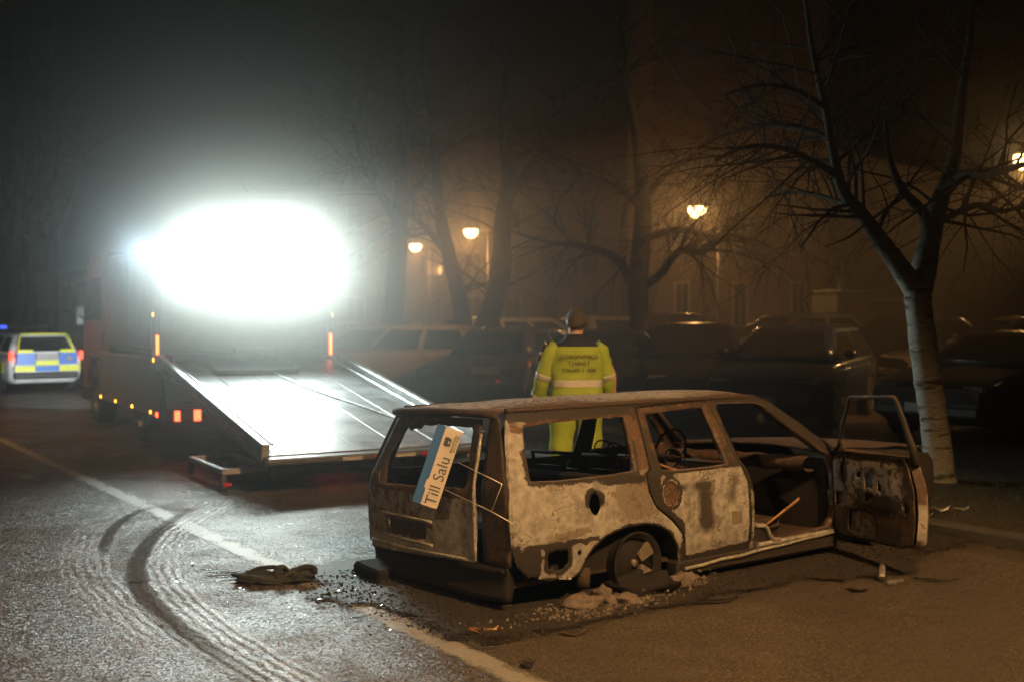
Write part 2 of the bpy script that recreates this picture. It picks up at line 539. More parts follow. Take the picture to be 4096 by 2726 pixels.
    L(nt, col, b.inputs['Base Color']); b.inputs['Roughness'].default_value = .8; b.inputs['Specular IOR Level'].default_value = .15
    bump(nt, b, fi, .5, .02)
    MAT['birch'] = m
    MAT['bark'] = simple('dark_bark', (.022, .020, .014), .9, 0, .5, 18, .6, .1)
    MAT['twig'] = simple('dark_twig', (.013, .010, .008), .85, 0, .4, 8, 0, .15)
    MAT['bark_green'] = simple('mossy_bark', (.10, .11, .05), .9, 0, .5, 14, .6, .1)
    MAT['rubber'] = simple('tyre_rubber', (.018, .018, .018), .8, 0, .3, 20, .2, .3)
    MAT['blackplastic'] = simple('black_plastic', (.02, .02, .02), .55, 0, .3, 12)
    MAT['chrome'] = simple('dull_metal', (.45, .45, .45), .35, .9, .2, 12)
    MAT['steel'] = simple('painted_steel', (.09, .09, .095), .5, .3, .3, 10, .1)
    MAT['galv'] = simple('galvanised_steel', (.40, .41, .42), .45, .6, .3, 7, .15)
    MAT['red'] = simple('red_truck_paint', (.13, .038, .032), .45, 0, .15, 3)
    MAT['greypanel'] = simple('grey_side_panel', (.12, .10, .092), .5, 0, .2, 5)
    m, nt, b = nodes('deck_plate'); c = coords(nt)
    a1 = noise(nt, c, 2.2, 6, .65); a2 = noise(nt, c, 22, 5, .7)
    L(nt, ramp(nt, a1, [(.36, (.11, .115, .12)), (.62, (.30, .31, .325))]), b.inputs['Base Color']); b.inputs['Metallic'].default_value = .35
    L(nt, ramp(nt, a2, [(.3, (.3,) * 3), (.7, (.55,) * 3)]), b.inputs['Roughness']); bump(nt, b, a2, .35, .01)
    MAT['deck'] = m
    MAT['glass'] = simple('dark_car_glass', (.012, .013, .014), .12, 0, .2, 3, 0, .6)
    MAT['white'] = simple('white_paint', (.72, .72, .70), .5, 0, .06, 6)
    MAT['blue'] = simple('reflective_blue', (.01, .14, .55), .35, 0, .08, 6)
    MAT['yellow'] = simple('reflective_yellow', (.72, .74, .03), .4, 0, .08, 6)
    MAT['plate'] = simple('number_plate_white', (.28, .28, .27), .4, 0, .05, 8)
    MAT['hivis'] = simple('hi_vis_fabric', (.22, .29, .04), .8, 0, .12, 5, .25, .15)
    MAT['navy'] = simple('navy_fabric', (.018, .022, .04), .85, 0, .3, 8, .3, .15)
    MAT['band'] = simple('silver_reflective_tape', (.36, .35, .335), .5, 0, .12, 30, .15)
    MAT['print'] = simple('dark_print', (.10, .085, .03), .8, 0, .3, 30)
    MAT['skin'] = simple('skin', (.42, .25, .18), .55, 0, .1, 9)
    MAT['hair'] = simple('short_grey_hair', (.04, .036, .032), .8, 0, .4, 60, .5)
    MAT['brick'] = simple('facade_render', (.13, .095, .065), .9, 0, .12, 1.2, .2, .1)
    MAT['facade2'] = simple('pale_facade', (.20, .17, .14), .9, 0, .12, 1.0, .2, .1)
    MAT['winlight'] = simple('pale_window_frame', (.30, .27, .23), .6, 0, .05, 5)
    MAT['sodium'] = emit('sodium_lamp_glow', (1.0, .66, .26), 14.0, False)
    MAT['sodium_far'] = emit('far_sodium_lamp_glow', (1.0, .58, .20), 12.0, False)
    MAT['work'] = emit('work_lamp_glow', (.88, 1.0, .97), 5.0, False)
    MAT['worklens'] = emit('blue_white_lamp_glow', (.55, .82, 1.0), 14.0, False)
    MAT['redlamp'] = emit('red_lamp_glow', (1.0, .06, .02), 9.0)
    MAT['redcore'] = emit('red_marker_glow', (1.0, .12, .02), 7.0, False)
    MAT['amber'] = emit('amber_marker_glow', (1.0, .42, .03), 6.0, False)
    MAT['taillamp'] = emit('tail_lamp_glow', (1.0, .07, .03), 3.5, False)
    MAT['whitelamp'] = emit('small_white_glow', (.8, .9, 1.0), 14.0, False)
    MAT['reflector'] = simple('red_reflector', (.45, .02, .015), .25, 0, .1, 9)
    MAT['signwhite'] = simple('sign_board_white', (.46, .42, .37), .6, 0, .06, 7)
    MAT['signblue'] = simple('sign_board_blue', (.025, .10, .30), .55, 0, .15, 9)
    MAT['ink'] = simple('sign_ink', (.03, .045, .07), .6, 0, .1, 20)
    MAT['wire'] = simple('bright_wire', (.55, .5, .42), .4, .6, .1, 20)
    m, nt, b = nodes('shattered_glass'); b.inputs['Base Color'].default_value = (.03, .045, .04, 1); b.inputs['Roughness'].default_value = .10; b.inputs['Specular IOR Level'].default_value = 1.0
    MAT['shard'] = m
    MAT['cloth'] = simple('charred_cloth', (.030, .032, .026), .9, 0, .5, 40, .6, .15)
    MAT['wood'] = simple('splintered_wood', (.22, .12, .055), .8, 0, .3, 20, .3)
    MAT['can'] = simple('scuffed_tin', (.72, .70, .66), .25, .9, .2, 20, .2)
build_materials()
# ------------------------------------------------------------------ the setting
RU = Vector((-.556, .831, 0)); RN = Vector((.831, .556, 0))     # along the road, across it
LOT = 0.40                                                      # level of the car park
def zpark(n): return .14 + .26 * max(0.0, min(1.0, (n - 10.4) / 12.0))      # the car park rises gently
def rp(u, n, z=0.0): return RU * u + RN * n + Vector((0, 0, z))

def sheet(name, quad, mat, uv=False):
    mb = MB(); mb.add(quad, [tuple(range(len(quad)))])
    o = mb.build(name, mat)
    if uv:
        l = o.data.uv_layers.new(name='UVMap')
        for i, q in enumerate(((0, 0), (1, 0), (1, 1), (0, 1))): l.data[i].uv = q
    return tag(o, kind='structure')

def build_ground():
    sheet('ground', [(-185, -35, -.06), (185, -35, -.06), (185, 330, -.06), (-185, 330, -.06)], MAT['soil'])
    sheet('road', [rp(-38, -12), rp(-38, 8.33), rp(140, 8.33), rp(140, -12)], MAT['asphalt'])
    # kerb with a real step
    mb = MB()
    prof = [(8.33, -.05), (8.33, .09), (8.345, .11), (8.46, .115), (8.48, -.05)]
    mb.loft([[rp(u, n, z) for n, z in prof] for u in (-38, 140)], smooth=False)
    tag(mb.build('kerb', MAT['kerb']), kind='structure')
    rnd = random.Random(5)
    def vf(u, n):
        t = (n - 8.47) / (10.5 - 8.47); t = max(0, min(1, t))
        z = .10 + .04 * (t * t * (3 - 2 * t)) + .012 * math.sin(u * 3.1) * math.sin(n * 4.3)
        return rp(u, n, z)
    g = grid('verge', vf, -38, 140, 220, 8.475, 10.5, 10, MAT['soil']); tag(g, kind='structure')
    tag(grid('car_park', lambda u, n: rp(u, n, zpark(n) + .012), -38, 150, 4, 10.4, 82.4, 72, MAT['asphalt'], None, False), kind='structure')
    # grass on the verge: short tufts
    mb = MB(); v = []; f = []
    for i in range(11000):
        u = rnd.uniform(-6, 34); n = 8.6 + 1.8 * rnd.random()
        p = vf(u, n)
        if p.y < 4 or p.y > 40: continue
        a = rnd.uniform(0, PI); h = rnd.uniform(.03, .10); w = rnd.uniform(.003, .007)
        d = Vector((math.cos(a), math.sin(a), 0)); l = Vector((rnd.gauss(0, .03), rnd.gauss(0, .03), h))
        k = len(v); v += [p - d * w, p + d * w, p + l]; f.append((k, k + 1, k + 2))
    mb.add(v, f); o = mb.build('grass', MAT['grass']); tag(o, 'short winter grass on the verge beyond the kerb', 'grass', kind='stuff')
    # painted edge line
    n0, n1 = 3.31 - .09, 3.31 + .09
    line = sheet('road_line', [rp(-6, n0, .004), rp(60, n0, .004), rp(60, n1, .004), rp(-6, n1, .004)], MAT['paint'], True)
    line['label'] = 'worn white edge line painted along the road'

def ribbon(name, pts, width, mat, z, label):
    # pts: ground points, catmull-rom
    P = [Vector(p) for p in pts]; out = []
    for i in range(len(P) - 1):
        p0 = P[max(i - 1, 0)]; p1 = P[i]; p2 = P[i + 1]; p3 = P[min(i + 2, len(P) - 1)]
        for k in range(8):
            t = k / 8
            out.append(.5 * ((2 * p1) + (p2 - p0) * t + (2 * p0 - 5 * p1 + 4 * p2 - p3) * t * t + (3 * p1 - p0 - 3 * p2 + p3) * t ** 3))
    out.append(P[-1]); n = len(out)
    v = []; f = []; uv = []
    for i, p in enumerate(out):
        t = out[min(i + 1, n - 1)] - out[max(i - 1, 0)]; t.z = 0; t.normalize(); s = Vector((t.y, -t.x, 0)) * width / 2
        v += [Vector((p.x, p.y, z)) - s, Vector((p.x, p.y, z)) + s]
    for i in range(n - 1): f.append((2 * i, 2 * i + 1, 2 * i + 3, 2 * i + 2))
    mb = MB(); mb.add(v, f); o = mb.build(name, mat)
    l = o.data.uv_layers.new(name='UVMap')
    for p in o.data.polygons:
        for li, vi in zip(p.loop_indices, p.vertices): l.data[li].uv = ((vi // 2) / (n - 1), vi % 2)
    tag(o, label, kind='structure')
    return o

def build_tracks():
    g = lambda *ps: [at_z(*p) for p in ps]
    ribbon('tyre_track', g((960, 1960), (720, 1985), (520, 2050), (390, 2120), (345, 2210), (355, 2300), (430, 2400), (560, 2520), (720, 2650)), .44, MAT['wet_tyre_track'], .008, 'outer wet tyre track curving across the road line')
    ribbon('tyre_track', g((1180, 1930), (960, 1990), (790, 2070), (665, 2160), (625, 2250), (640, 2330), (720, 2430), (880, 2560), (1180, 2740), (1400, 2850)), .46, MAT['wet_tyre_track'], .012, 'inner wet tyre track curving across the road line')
    ribbon('tyre_track', g((900, 1985), (735, 2055), (620, 2140), (560, 2230), (545, 2290), (575, 2380), (700, 2500), (900, 2640), (1100, 2740)), .17, MAT['dry_tyre_track'], .016, 'dry dark tyre track between the wet tracks')
    ribbon('tyre_track', g((640, 2020), (520, 2065), (450, 2120), (420, 2180), (415, 2230)), .12, MAT['dry_tyre_track'], .017, 'short dry dark tyre track inside the outer wet track')

def build_haze():
    mb = MB(); x0, x1, y0, y1, z0, z1 = -190, 190, -40, 340, -1.1, 22
    v = [(x, y, z) for x in (x0, x1) for y in (y0, y1) for z in (z0, z1)]
    mb.add(v, [(0, 1, 3, 2), (4, 6, 7, 5), (0, 4, 5, 1), (2, 3, 7, 6), (0, 2, 6, 4), (1, 5, 7, 3)])
    m = bpy.data.materials.new('night_haze'); m.use_nodes = True; nt = m.node_tree; nt.nodes.clear()
    out = nt.nodes.new('ShaderNodeOutputMaterial'); vol = nt.nodes.new('ShaderNodeVolumePrincipled')
    vol.inputs['Density'].default_value = HAZE_DENSITY; vol.inputs['Anisotropy'].default_value = HAZE_G
    vol.inputs['Color'].default_value = (.92, .92, .9, 1); vol.inputs['Density Attribute'].default_value = ''
    nt.links.new(vol.outputs[0], out.inputs['Volume'])
    m.cycles.volume_sampling = 'EQUIANGULAR'
    o = mb.build('haze', m); tag(o, 'thin smoky night haze filling the air', 'haze', kind='stuff')

def smoke(c, rad, dens, g, rz, label):
    mb = MB(); rings = []
    for i in range(17):
        t = PI * i / 16; rings.append([(rad[0] * max(.001, math.sin(t)) * math.cos(a), rad[1] * max(.001, math.sin(t)) * math.sin(a), -rad[2] * math.cos(t)) for a in np.linspace(0, 2 * PI, 32, endpoint=False)])
    mb.loft(rings)
    m = bpy.data.materials.new('thin_smoke'); m.use_nodes = True; nt = m.node_tree; nt.nodes.clear()
    out = nt.nodes.new('ShaderNodeOutputMaterial'); vol = nt.nodes.new('ShaderNodeVolumePrincipled')
    vol.inputs['Density'].default_value = dens; vol.inputs['Anisotropy'].default_value = g
    vol.inputs['Color'].default_value = (.92, .92, .9, 1); vol.inputs['Density Attribute'].default_value = ''
    nt.links.new(vol.outputs[0], out.inputs['Volume']); m.cycles.volume_sampling = 'EQUIANGULAR'
    o = mb.build('smoke', m); o.location = c; o.rotation_euler = (0, 0, rz); tag(o, label, 'smoke', kind='stuff')

def build_smoke():
    smoke(TRUCK_LAMPS, (1.9, 1.25, .92), SMOKE_DENSITY, .75, R(30), 'thick core of the smoke shaped to spread the glare of the truck work lights')  # dense smoke shaped to whiten the glare round the lamps
    smoke(TRUCK_LAMPS + Vector((.1, -.1, .1)), (3.1, 2.2, 1.75), SMOKE_DENSITY * .62, .75, R(30), 'thin outer smoke shaped to soften the glare of the truck work lights')  # wider smoke added for a softer edge to the glare
    smoke(Vector((1.6, 19.5, 1.7)), (8.0, 7.5, 2.9), LOW_SMOKE, .55, 0, 'low smoke hanging between the truck and the parked cars')

build_ground()
build_tracks()
build_haze()
build_smoke()
# ------------------------------------------------------------------ the burnt-out estate car
CAR_YAW = .65
_c, _s = math.cos(CAR_YAW), math.sin(CAR_YAW)
CAR_O = Vector((.3507, 8.3951, 0))
CAR_ROLL = .048

def Ys(x, z):
    if z < .45: y = .875 - .06 * ((.45 - z) / .38) ** 2
    elif z < .775: y = .875 - .02 * ((z - .45) / .325) ** 2
    else: y = .855 - (z - .775) * .52 - .04 * max(0, (z - 1.15) / .1) ** 2 * .3
    if x < -.5: y -= .035 * ((-.5 - x) / .6) ** 2
    if x > 2.3: y -= .13 * ((x - 2.3) / 1.2) ** 2
    return y
def near(x, z): return (x, -Ys(x, z), z)
def far(x, z): return (x, Ys(x, z), z)
def Xr(y, z):
    x = -1.085 - .075 * (1 - min(1, abs(y) / .85) ** 2.5)
    if z > .78: x += (z - .78) * .36
    return x

def jag(poly, amp, seed, step=.03):
    r = random.Random(seed); q = resample(poly, step)
    return [(a + r.uniform(-amp, amp), b + r.uniform(-amp, amp)) for a, b in q]

SIDE = [(-.90, .215), (-.60, .17), (-.535, .20), (-.50, .27), (-.44, .345), (-.33, .41), (-.17, .447), (0, .452), (.13, .43), (.24, .37), (.315, .27), (.35, .14), (.36, .075),
        (.7, .08), (2.0, .12), (2.18, .13), (2.22, .25), (2.30, .38), (2.45, .46), (2.62, .48), (2.8, .45), (2.93, .36), (2.98, .22), (3.1, .2), (3.42, .24), (3.5, .35), (3.5, .60), (3.42, .675),
        (2.9, .745), (2.3, .785), (2.08, .80), (1.80, 1.0), (1.53, 1.205), (1.42, 1.235), (.9, 1.248), (.2, 1.248), (-.6, 1.238), (-.91, 1.222), (-.985, 1.05), (-1.06, .82), (-1.08, .60), (-1.075, .42), (-1.03, .30), (-.96, .235)]
QWIN = smooth_poly([(-.895, .79), (-.90, .84), (-.83, 1.12), (-.80, 1.15), (.04, 1.17), (.07, 1.14), (.0, .83), (-.03, .79)], 1)
RDOOR = [(.07, .66), (.06, .78), (.115, .81), (.185, 1.185), (.21, 1.205), (.86, 1.222), (.895, 1.20), (.945, .81), (.975, .76), (1.045, .60), (1.055, .35), (1.045, .17), (1.02, .14), (.50, .118), (.42, .13), (.40, .25), (.36, .36), (.26, .46), (.13, .55)]
RDWIN = smooth_poly([(.20, .775), (.205, .82), (.24, 1.15), (.27, 1.17), (.82, 1.192), (.85, 1.16), (.865, .80), (.845, .77)], 1)
FAP = [(1.085, .60), (1.09, .335), (1.18, .325), (1.22, .30), (1.25, .235), (1.31, .195), (1.93, .225), (2.0, .29), (2.03, .42), (2.03, .62), (1.98, .76), (1.90, .80), (1.46, 1.16), (1.40, 1.185), (1.0, 1.20), (.96, 1.17), (.985, .80), (1.06, .70)]
FUEL = [(-.415 + .046 * math.cos(a * PI / 8), .625 + .068 * math.sin(a * PI / 8)) for a in range(16)]
BHOLE = jag([(-.80, .27), (-.80, .365), (-.66, .37), (-.64, .30), (-.69, .25), (-.75, .245)], .009, 3, .02)
SHOLE = [(-.555 + .014 * math.cos(a * PI / 4), .335 + .018 * math.sin(a * PI / 4)) for a in range(8)]

def grow(poly, d):
    cx = sum(p[0] for p in poly) / len(poly); cy = sum(p[1] for p in poly) / len(poly)
    out = []
    for x, y in poly:
        l = math.hypot(x - cx, y - cy); out.append((x + (x - cx) / l * d, y + (y - cy) / l * d))
    return out

def sstep(a, b, x):
    t = max(0., min(1., (x - a) / (b - a) if a != b else 0)); return t * t * (3 - 2 * t)
def band(x, a, b, w): return sstep(a - w, a + w, x) * (1 - sstep(b - w, b + w, x))
def segdist(px, pz, poly):
    best = 9
    n = len(poly)
    for i in range(n):
        ax, az = poly[i]; bx, bz = poly[(i + 1) % n]
        dx, dz = bx - ax, bz - az; l = dx * dx + dz * dz
        t = 0 if l == 0 else max(0, min(1, ((px - ax) * dx + (pz - az) * dz) / l))
        best = min(best, math.hypot(px - ax - dx * t, pz - az - dz * t))
    return best

def side_char(x, z):
    if z > .80: 
        c = .75
        if x < -.82 and z < 1.10: c = .22          # pale lower D-pillar
        elif x < -.75: c = .5
        return c
    c = 0
    if x > .3 and x < 1.1 and z > .70: c = .5
    if x > 2.0: c = .9
    c = max(c, .75 * (1 - sstep(.0, .045, z - .775)) if z >= .775 else 0)
    return max(c, .15 + .35 * band(x, -.12, .08, .06) * sstep(.5, .74, z))
def side_soot(x, z):
    s = 0
    if z > 1.17: s = .62
    d = segdist(x, z, SIDE[1:13])
    s = max(s, .78 * (1 - sstep(.004, .028, d)))             # wheel arch lip
    if x < -.4: s = max(s, .8 * (1 - sstep(.004, .02, abs(z - (.405 + .006 * math.sin(x * 40))))))   # crease over the bumper
    s = max(s, .55 * (1 - sstep(.02, .07, segdist(x, z, FUEL))) * band(z, .60, .74, .03))
    s = max(s, .75 * (1 - sstep(.01, .05, segdist(x, z, BHOLE))))
    if z < 1.0 and x < .2: s = max(s, .56 * (1 - sstep(.0, .05, segdist(x, z, QWIN))))
    if x < -.86: s = max(s, .6 * (1 - sstep(.36, .46, z)))
    s = max(s, .62 * (1 - sstep(.01, .05, abs(z - .76))) * band(x, -.35, .05, .1))
    if x > .36: s = max(s, .6)
    if .3 < x < 2.1 and z < .24: s = .40
    if x > 1.04 and z < .6 and x < 1.1: s = .3
    return s + .20
def side_flake(x, z):
    return 1.2 * math.exp(-(((x + .05) / .17) ** 2 + ((z - .64) / .12) ** 2)) + .9 * math.exp(-(((x + .62) / .22) ** 2 + ((z - .455 - (x + .62) * .12) / .03) ** 2)) - .2 * sstep(-.2, -.5, x)

def door_soot(x, z):
    s = .85 * (1 - sstep(-.035, .035, z - (.20 + .035 * max(0, (x - .35) / .7))))
    e = .07 + .20 * sstep(.60, .40, z) + .06
    s = max(s, .85 * (1 - sstep(e + .02, e + .10, x)))
    s = max(s, .8 * sstep(.745, .77, z)) if z < .80 else max(s, .5)
    r = math.hypot((x - .265) / .085, (z - .635) / .10)
    s = max(s, .72 * band(r, .85, 1.25, .15)) if r > .8 else min(s, .1)
    s = max(s, .8 * sstep(1.0, 1.04, x))
    return s
def door_char(x, z):
    r = math.hypot((x - .265) / .085, (z - .635) / .10)
    if z > .795: return .9
    if r < .9: return .75
    return .12 + .25 * (1 - sstep(.15, .32, z))
def door_smudge(x, z):
    s = .85 * band(x, .53, .65, .05) * band(z, .38, .64, .05) + .8 * band(x, .49, .66, .03) * band(z, .64, .69, .025)
    s += .55 * math.exp(-(((x - .86) / .04) ** 2 + ((z - .58) / .08) ** 2)) + .5 * math.exp(-(((x - .90) / .03) ** 2 + ((z - .68) / .06) ** 2))
    s += .95 * math.exp(-(((x - .595) / .05) ** 2 + ((z - .405) / .05) ** 2)) + .9 * math.exp(-(((x - .36) / .06) ** 2 + ((z - .66) / .025) ** 2))
    s += .4 * math.exp(-(((x - .72) / .12) ** 2 + ((z - .24) / .03) ** 2))
    return min(.95, 1.5 * s)
def door_flake(x, z):
    s = 1.0 * band(x, .84, .95, .008) * band(z, .36, .455, .008)
    s = max(s, .9 * band(x, .69, .735, .012) * band(z - (x - .7) * .9, .345, .41, .01))
    s = max(s, .8 * band(x, .96, 1.01, .01) * band(z, .24, .31, .02), .9 * (1 - sstep(.014, .02, math.hypot(x - .43, z - .545))), .9 * (1 - sstep(.012, .018, math.hypot(x - .985, z - .50))))
    s = max(s, .6 * band(z, .327, .338, .004))
    return s - .35

def build_burnt_car():
    car = empty('burnt_car', CAR_O, CAR_YAW)
    car.rotation_euler = (-CAR_ROLL, 0, CAR_YAW); car.rotation_mode = 'XYZ'
    car.location = CAR_O + Vector((-_s, _c, 0)) * 0 + Vector((0, 0, -.8 * CAR_ROLL))
    tag(car, 'burnt-out pale estate car on bare rims with its front passenger door open', 'car')
    at = {'char': side_char, 'soot': side_soot, 'flake': side_flake}
    body = panel('body_side', SIDE, [QWIN, grow(RDOOR, .010), FAP, FUEL, BHOLE, SHOLE], near, MAT['burnt'], car, .024, .010, at)
    body['label'] = 'ash pale scorched side with empty window openings'
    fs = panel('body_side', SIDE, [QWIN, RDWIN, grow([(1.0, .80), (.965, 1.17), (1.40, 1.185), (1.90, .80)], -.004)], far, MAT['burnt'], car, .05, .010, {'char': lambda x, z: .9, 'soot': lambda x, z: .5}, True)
    # window opening flanges (rolled edges give the openings depth)
    def flange(name, poly, depth, parent, w=.012, sgn=-1):
        mb = MB(); P = resample(poly, .05); n = len(P)
        ring0 = []; ring1 = []
        for x, z in P:
            y = Ys(x, z); ring0.append((x, sgn * (y + .004), z)); ring1.append((x, sgn * (y - depth), z))
        v = ring0 + ring1; f = [(i, (i + 1) % n, n + (i + 1) % n, n + i) for i in range(n)]
        mb.add(v, f, None, True); o = mb.build(name, MAT['burnt'], parent)
        put_attrs(o, [(0, 0)] * len(v), {'char': lambda a, b: .62})
        md = o.modifiers.new('t', 'SOLIDIFY'); md.thickness = .006
        return o
    flange('window_flange', QWIN, .05, body); flange('window_flange', FAP, .07, body)
    # rear door (shut)
    nd = lambda x, z: (x, -Ys(x, z) - .003, z)
    rd = panel('rear_door', RDOOR, [RDWIN], nd, MAT['burnt'], car, .018, .012, {'soot': door_soot, 'char': door_char, 'smudge': door_smudge, 'flake': door_flake})
    rd['label'] = 'ash pale rear door with soft black soot smudges'
    flange('window_flange', RDWIN, .05, rd)
    # pressed handle cup with a raised rim
    mb = MB()
    mb.tube([(.265 + .07 * math.cos(a * PI / 10), -Ys(.265, .63) - .006, .632 + .08 * math.sin(a * PI / 10)) for a in range(20)], .005, 6, closed=True)
    o = mb.build('handle_rim', MAT['char'], rd)
    # swage line along the door and quarter
    mb = MB(); mb.tube([(x, -Ys(x, .333 + .004 * x) - .004, .333 + .004 * x) for x in np.linspace(.40, 1.03, 12)], .005, 6); mb.build('swage', MAT['burnt'], rd)
    # roof: crumpled sheet
    rn = random.Random(9); dents = [(rn.uniform(-.9, 1.4), rn.uniform(-.5, .5), rn.uniform(.12, .35), rn.uniform(-.016, .006)) for _ in range(20)]
    def rf(x, y):
        hw = Ys(x, 1.235) - .004; yy = y * hw
        z = 1.240 + .050 * (1 - y * y) ** .8 - .02 * max(0, (x - 1.1) / .4) ** 2 - .012 * max(0, (-.6 - x) / .35) ** 2
        for a, b, s, h in dents: z += h * math.exp(-((x - a) ** 2 + (yy - b) ** 2) / s ** 2) * (1 - abs(y) ** 4)
        z += .004 * math.sin(x * 19 + yy * 5) * (1 - y ** 2)
        return (x, yy, z)
    roof = grid('roof', rf, -.955, 1.47, 64, -1, 1, 36, MAT['burnt'], car, True, {'char': lambda x, y: .46 + .40 * abs(y) ** 4 - .16 * band(x, .2, 1.0, .3), 'soot': lambda x, y: .16 + .5 * abs(y) ** 8})
    md = roof.modifiers.new('t', 'SOLIDIFY'); md.thickness = .012; md.offset = -1
    roof['label'] = 'buckled rusty roof skin'
    for s in (-1, 1):
        mb = MB(); mb.tube([(x, s * (Ys(x, 1.225) - .004), 1.242 - .02 * max(0, (x - 1.1) / .4) ** 2) for x in np.linspace(-.90, 1.42, 24)], .017, 8)
        mb.build('drip_rail', MAT['char'], roof)
    # roof lip over the tailgate
    mb = MB(); mb.tube([(Xr(y, 1.20) - .004 - .02 * (1 - (y / .6) ** 2), y, 1.222 + .012 * (1 - (y / .6) ** 2)) for y in np.linspace(-.60, .60, 16)], .026, 8)
    mb.build('roof_lip', MAT['char'], roof)
    # shattered glass on the roof
    mb = MB(); r = random.Random(4)
    for i in range(170):
        x = r.gauss(-.45, .22) if i < 120 else r.uniform(-.9, .9); y = r.gauss(-.62, .12) if i < 120 else r.uniform(-.8, .5)
        if abs(y) > .93 or x < -.9: continue
        p = Vector(rf(x, y)) + Vector((0, 0, .004)); s = r.uniform(.003, .008)
        mb.add([p + Vector((r.uniform(-s, s), r.uniform(-s, s), r.uniform(0, s))) for _ in range(3)] + [p + Vector((0, 0, s * 1.3))], [(0, 1, 2), (0, 1, 3), (1, 2, 3), (2, 0, 3)])
    tag(mb.build('glass_crumbs', MAT['shard'], car), kind='stuff')
    # tailgate
    TG = [(.74, .27), (.3, .285), (-.3, .305), (-.54, .325), (-.57, .45), (-.57, .70), (-.55, .82), (-.475, 1.19), (0, 1.205), (.52, 1.19), (.70, .82), (.775, .70), (.79, .42)]
    rw = random.Random(8)
    TW = [(.60, .735), (.0, .75), (-.475, .765), (-.49, .79), (-.42, 1.12), (-.40, 1.14), (0, 1.145), (.16, 1.14), (.19, 1.115), (.25, 1.12), (.30, 1.10), (.36, 1.12), (.42, 1.06), (.60, .80)]
    PL = [(.44, .405), (-.04, .40), (-.05, .49), (-.04, .505), (.44, .51), (.46, .49)]
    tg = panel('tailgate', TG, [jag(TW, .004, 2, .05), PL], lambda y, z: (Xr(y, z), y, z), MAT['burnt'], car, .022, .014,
               {'char': lambda y, z: .86 if z > .70 else (.52 - .3 * band(y, -.55, -.1, .12) - .25 * (1 - sstep(.33, .40, z))), 'soot': lambda y, z: .18 + (.4 if z > .80 else 0) + .3 * band(y, -.16, -.08, .04) * band(z, .36, .52, .05) + .35 * band(y, .46, .56, .05) * band(z, .42, .52, .05), 'flake': lambda y, z: .1}, True)  # besides real soot, this darkening paints the dimmer light on the tail
    tg['label'] = 'sooty tailgate with its glass gone, browned to paint in its dimmer light'
    mb = MB(); mb.box((Xr(.2, .45) + .03, .2, .455), (.01, .54, .14), .003); mb.build('plate_recess', MAT['char'], tg)
    mb = MB(); mb.box((Xr(.2, .45) + .012, .19, .452), (.006, .46, .10), .003); mb.build('number_plate', MAT['char'], tg)
    for z in (.525, .375):
        mb = MB(); mb.tube([(Xr(y, z) - .006, y, z + .01 * math.sin(y * 2)) for y in np.linspace(-.12, .56, 10)], .010, 6); mb.build('plate_trim', MAT['burnt'], tg)
    mb = MB(); mb.tube([(Xr(y, .33) - .006, y, .322) for y in np.linspace(-.55, .74, 14)], .012, 6); o = mb.build('lower_lip', MAT['burnt'], tg)
    # dark tail lamp wells each side of the tailgate
    for s in (-1, 1):
        def tl(a, b, s=s):
            z = .30 + (1.20 - .30) * b
            w0 = (.57 if s < 0 else .78) if z < .8 else (.57 - (z - .8) * .2 if s < 0 else .78 - (z - .8) * .60); w1 = Ys(-1.0, z) - .01 if z < .8 else Ys(-.95, z) - .008
            y = s * (w0 + (w1 - w0) * a); return (Xr(abs(y), z) + .045 - .03 * a, y, z)
        o = grid('tail_lamp_well', tl, 0, 1, 6, 0, 1, 24, MAT['char'], car)
        md = o.modifiers.new('t', 'SOLIDIFY'); md.thickness = .008
        if s < 0:
            mb = MB(); mb.tube([(Xr(-.57, z) - .012, -(.57 if z < .8 else .57 - (z - .8) * .2) + .004, z) for z in np.linspace(.32, 1.10, 14)], .013, 6); o = mb.build('seal_strip', MAT['burnt'], o); put_attrs(o, [(0, 0)] * len(o.data.vertices), {'char': lambda a, b: .35})
            mb = MB(); mb.tube([(-1.055, -Ys(-1.05, z) - .0, z) for z in np.linspace(.42, .80, 10)] + [(-1.05 + (z - .8) * .34, -Ys(-.95, z), z) for z in np.linspace(.85, 1.18, 8)], .011, 6); o = mb.build('pillar_bead', MAT['burnt'], car); put_attrs(o, [(0, 0)] * len(o.data.vertices), {'char': lambda a, b: .3})
    # left rear corner bulge (bumper height), rear beam
    def bm(a, b):
        y = -.78 + a * 1.60; z = .09 + .20 * b
        return (Xr(y * .98, .4) + .03 + .02 * math.sin(b * PI), y, z - .015 * math.sin(a * 9) * (1 - b))
    o = grid('bumper_beam', bm, 0, 1, 28, 0, 1, 5, MAT['soot'], car); md = o.modifiers.new('t', 'SOLIDIFY'); md.thickness = .05; md.offset = 1
    o['label'] = 'blackened rear bumper beam'
    mb = MB(); mb.box((-1.15, .62, .055), (.22, .34, .09), .02, Matrix.Rotation(.1, 4, 'X')); mb.build('bumper_remnant', MAT['soot'], car)
    # inner structure
    mb = MB(); mb.box((.5, 0, .17), (3.1, 1.50, .03), .005); mb.build('floor_pan', MAT['char'], car)
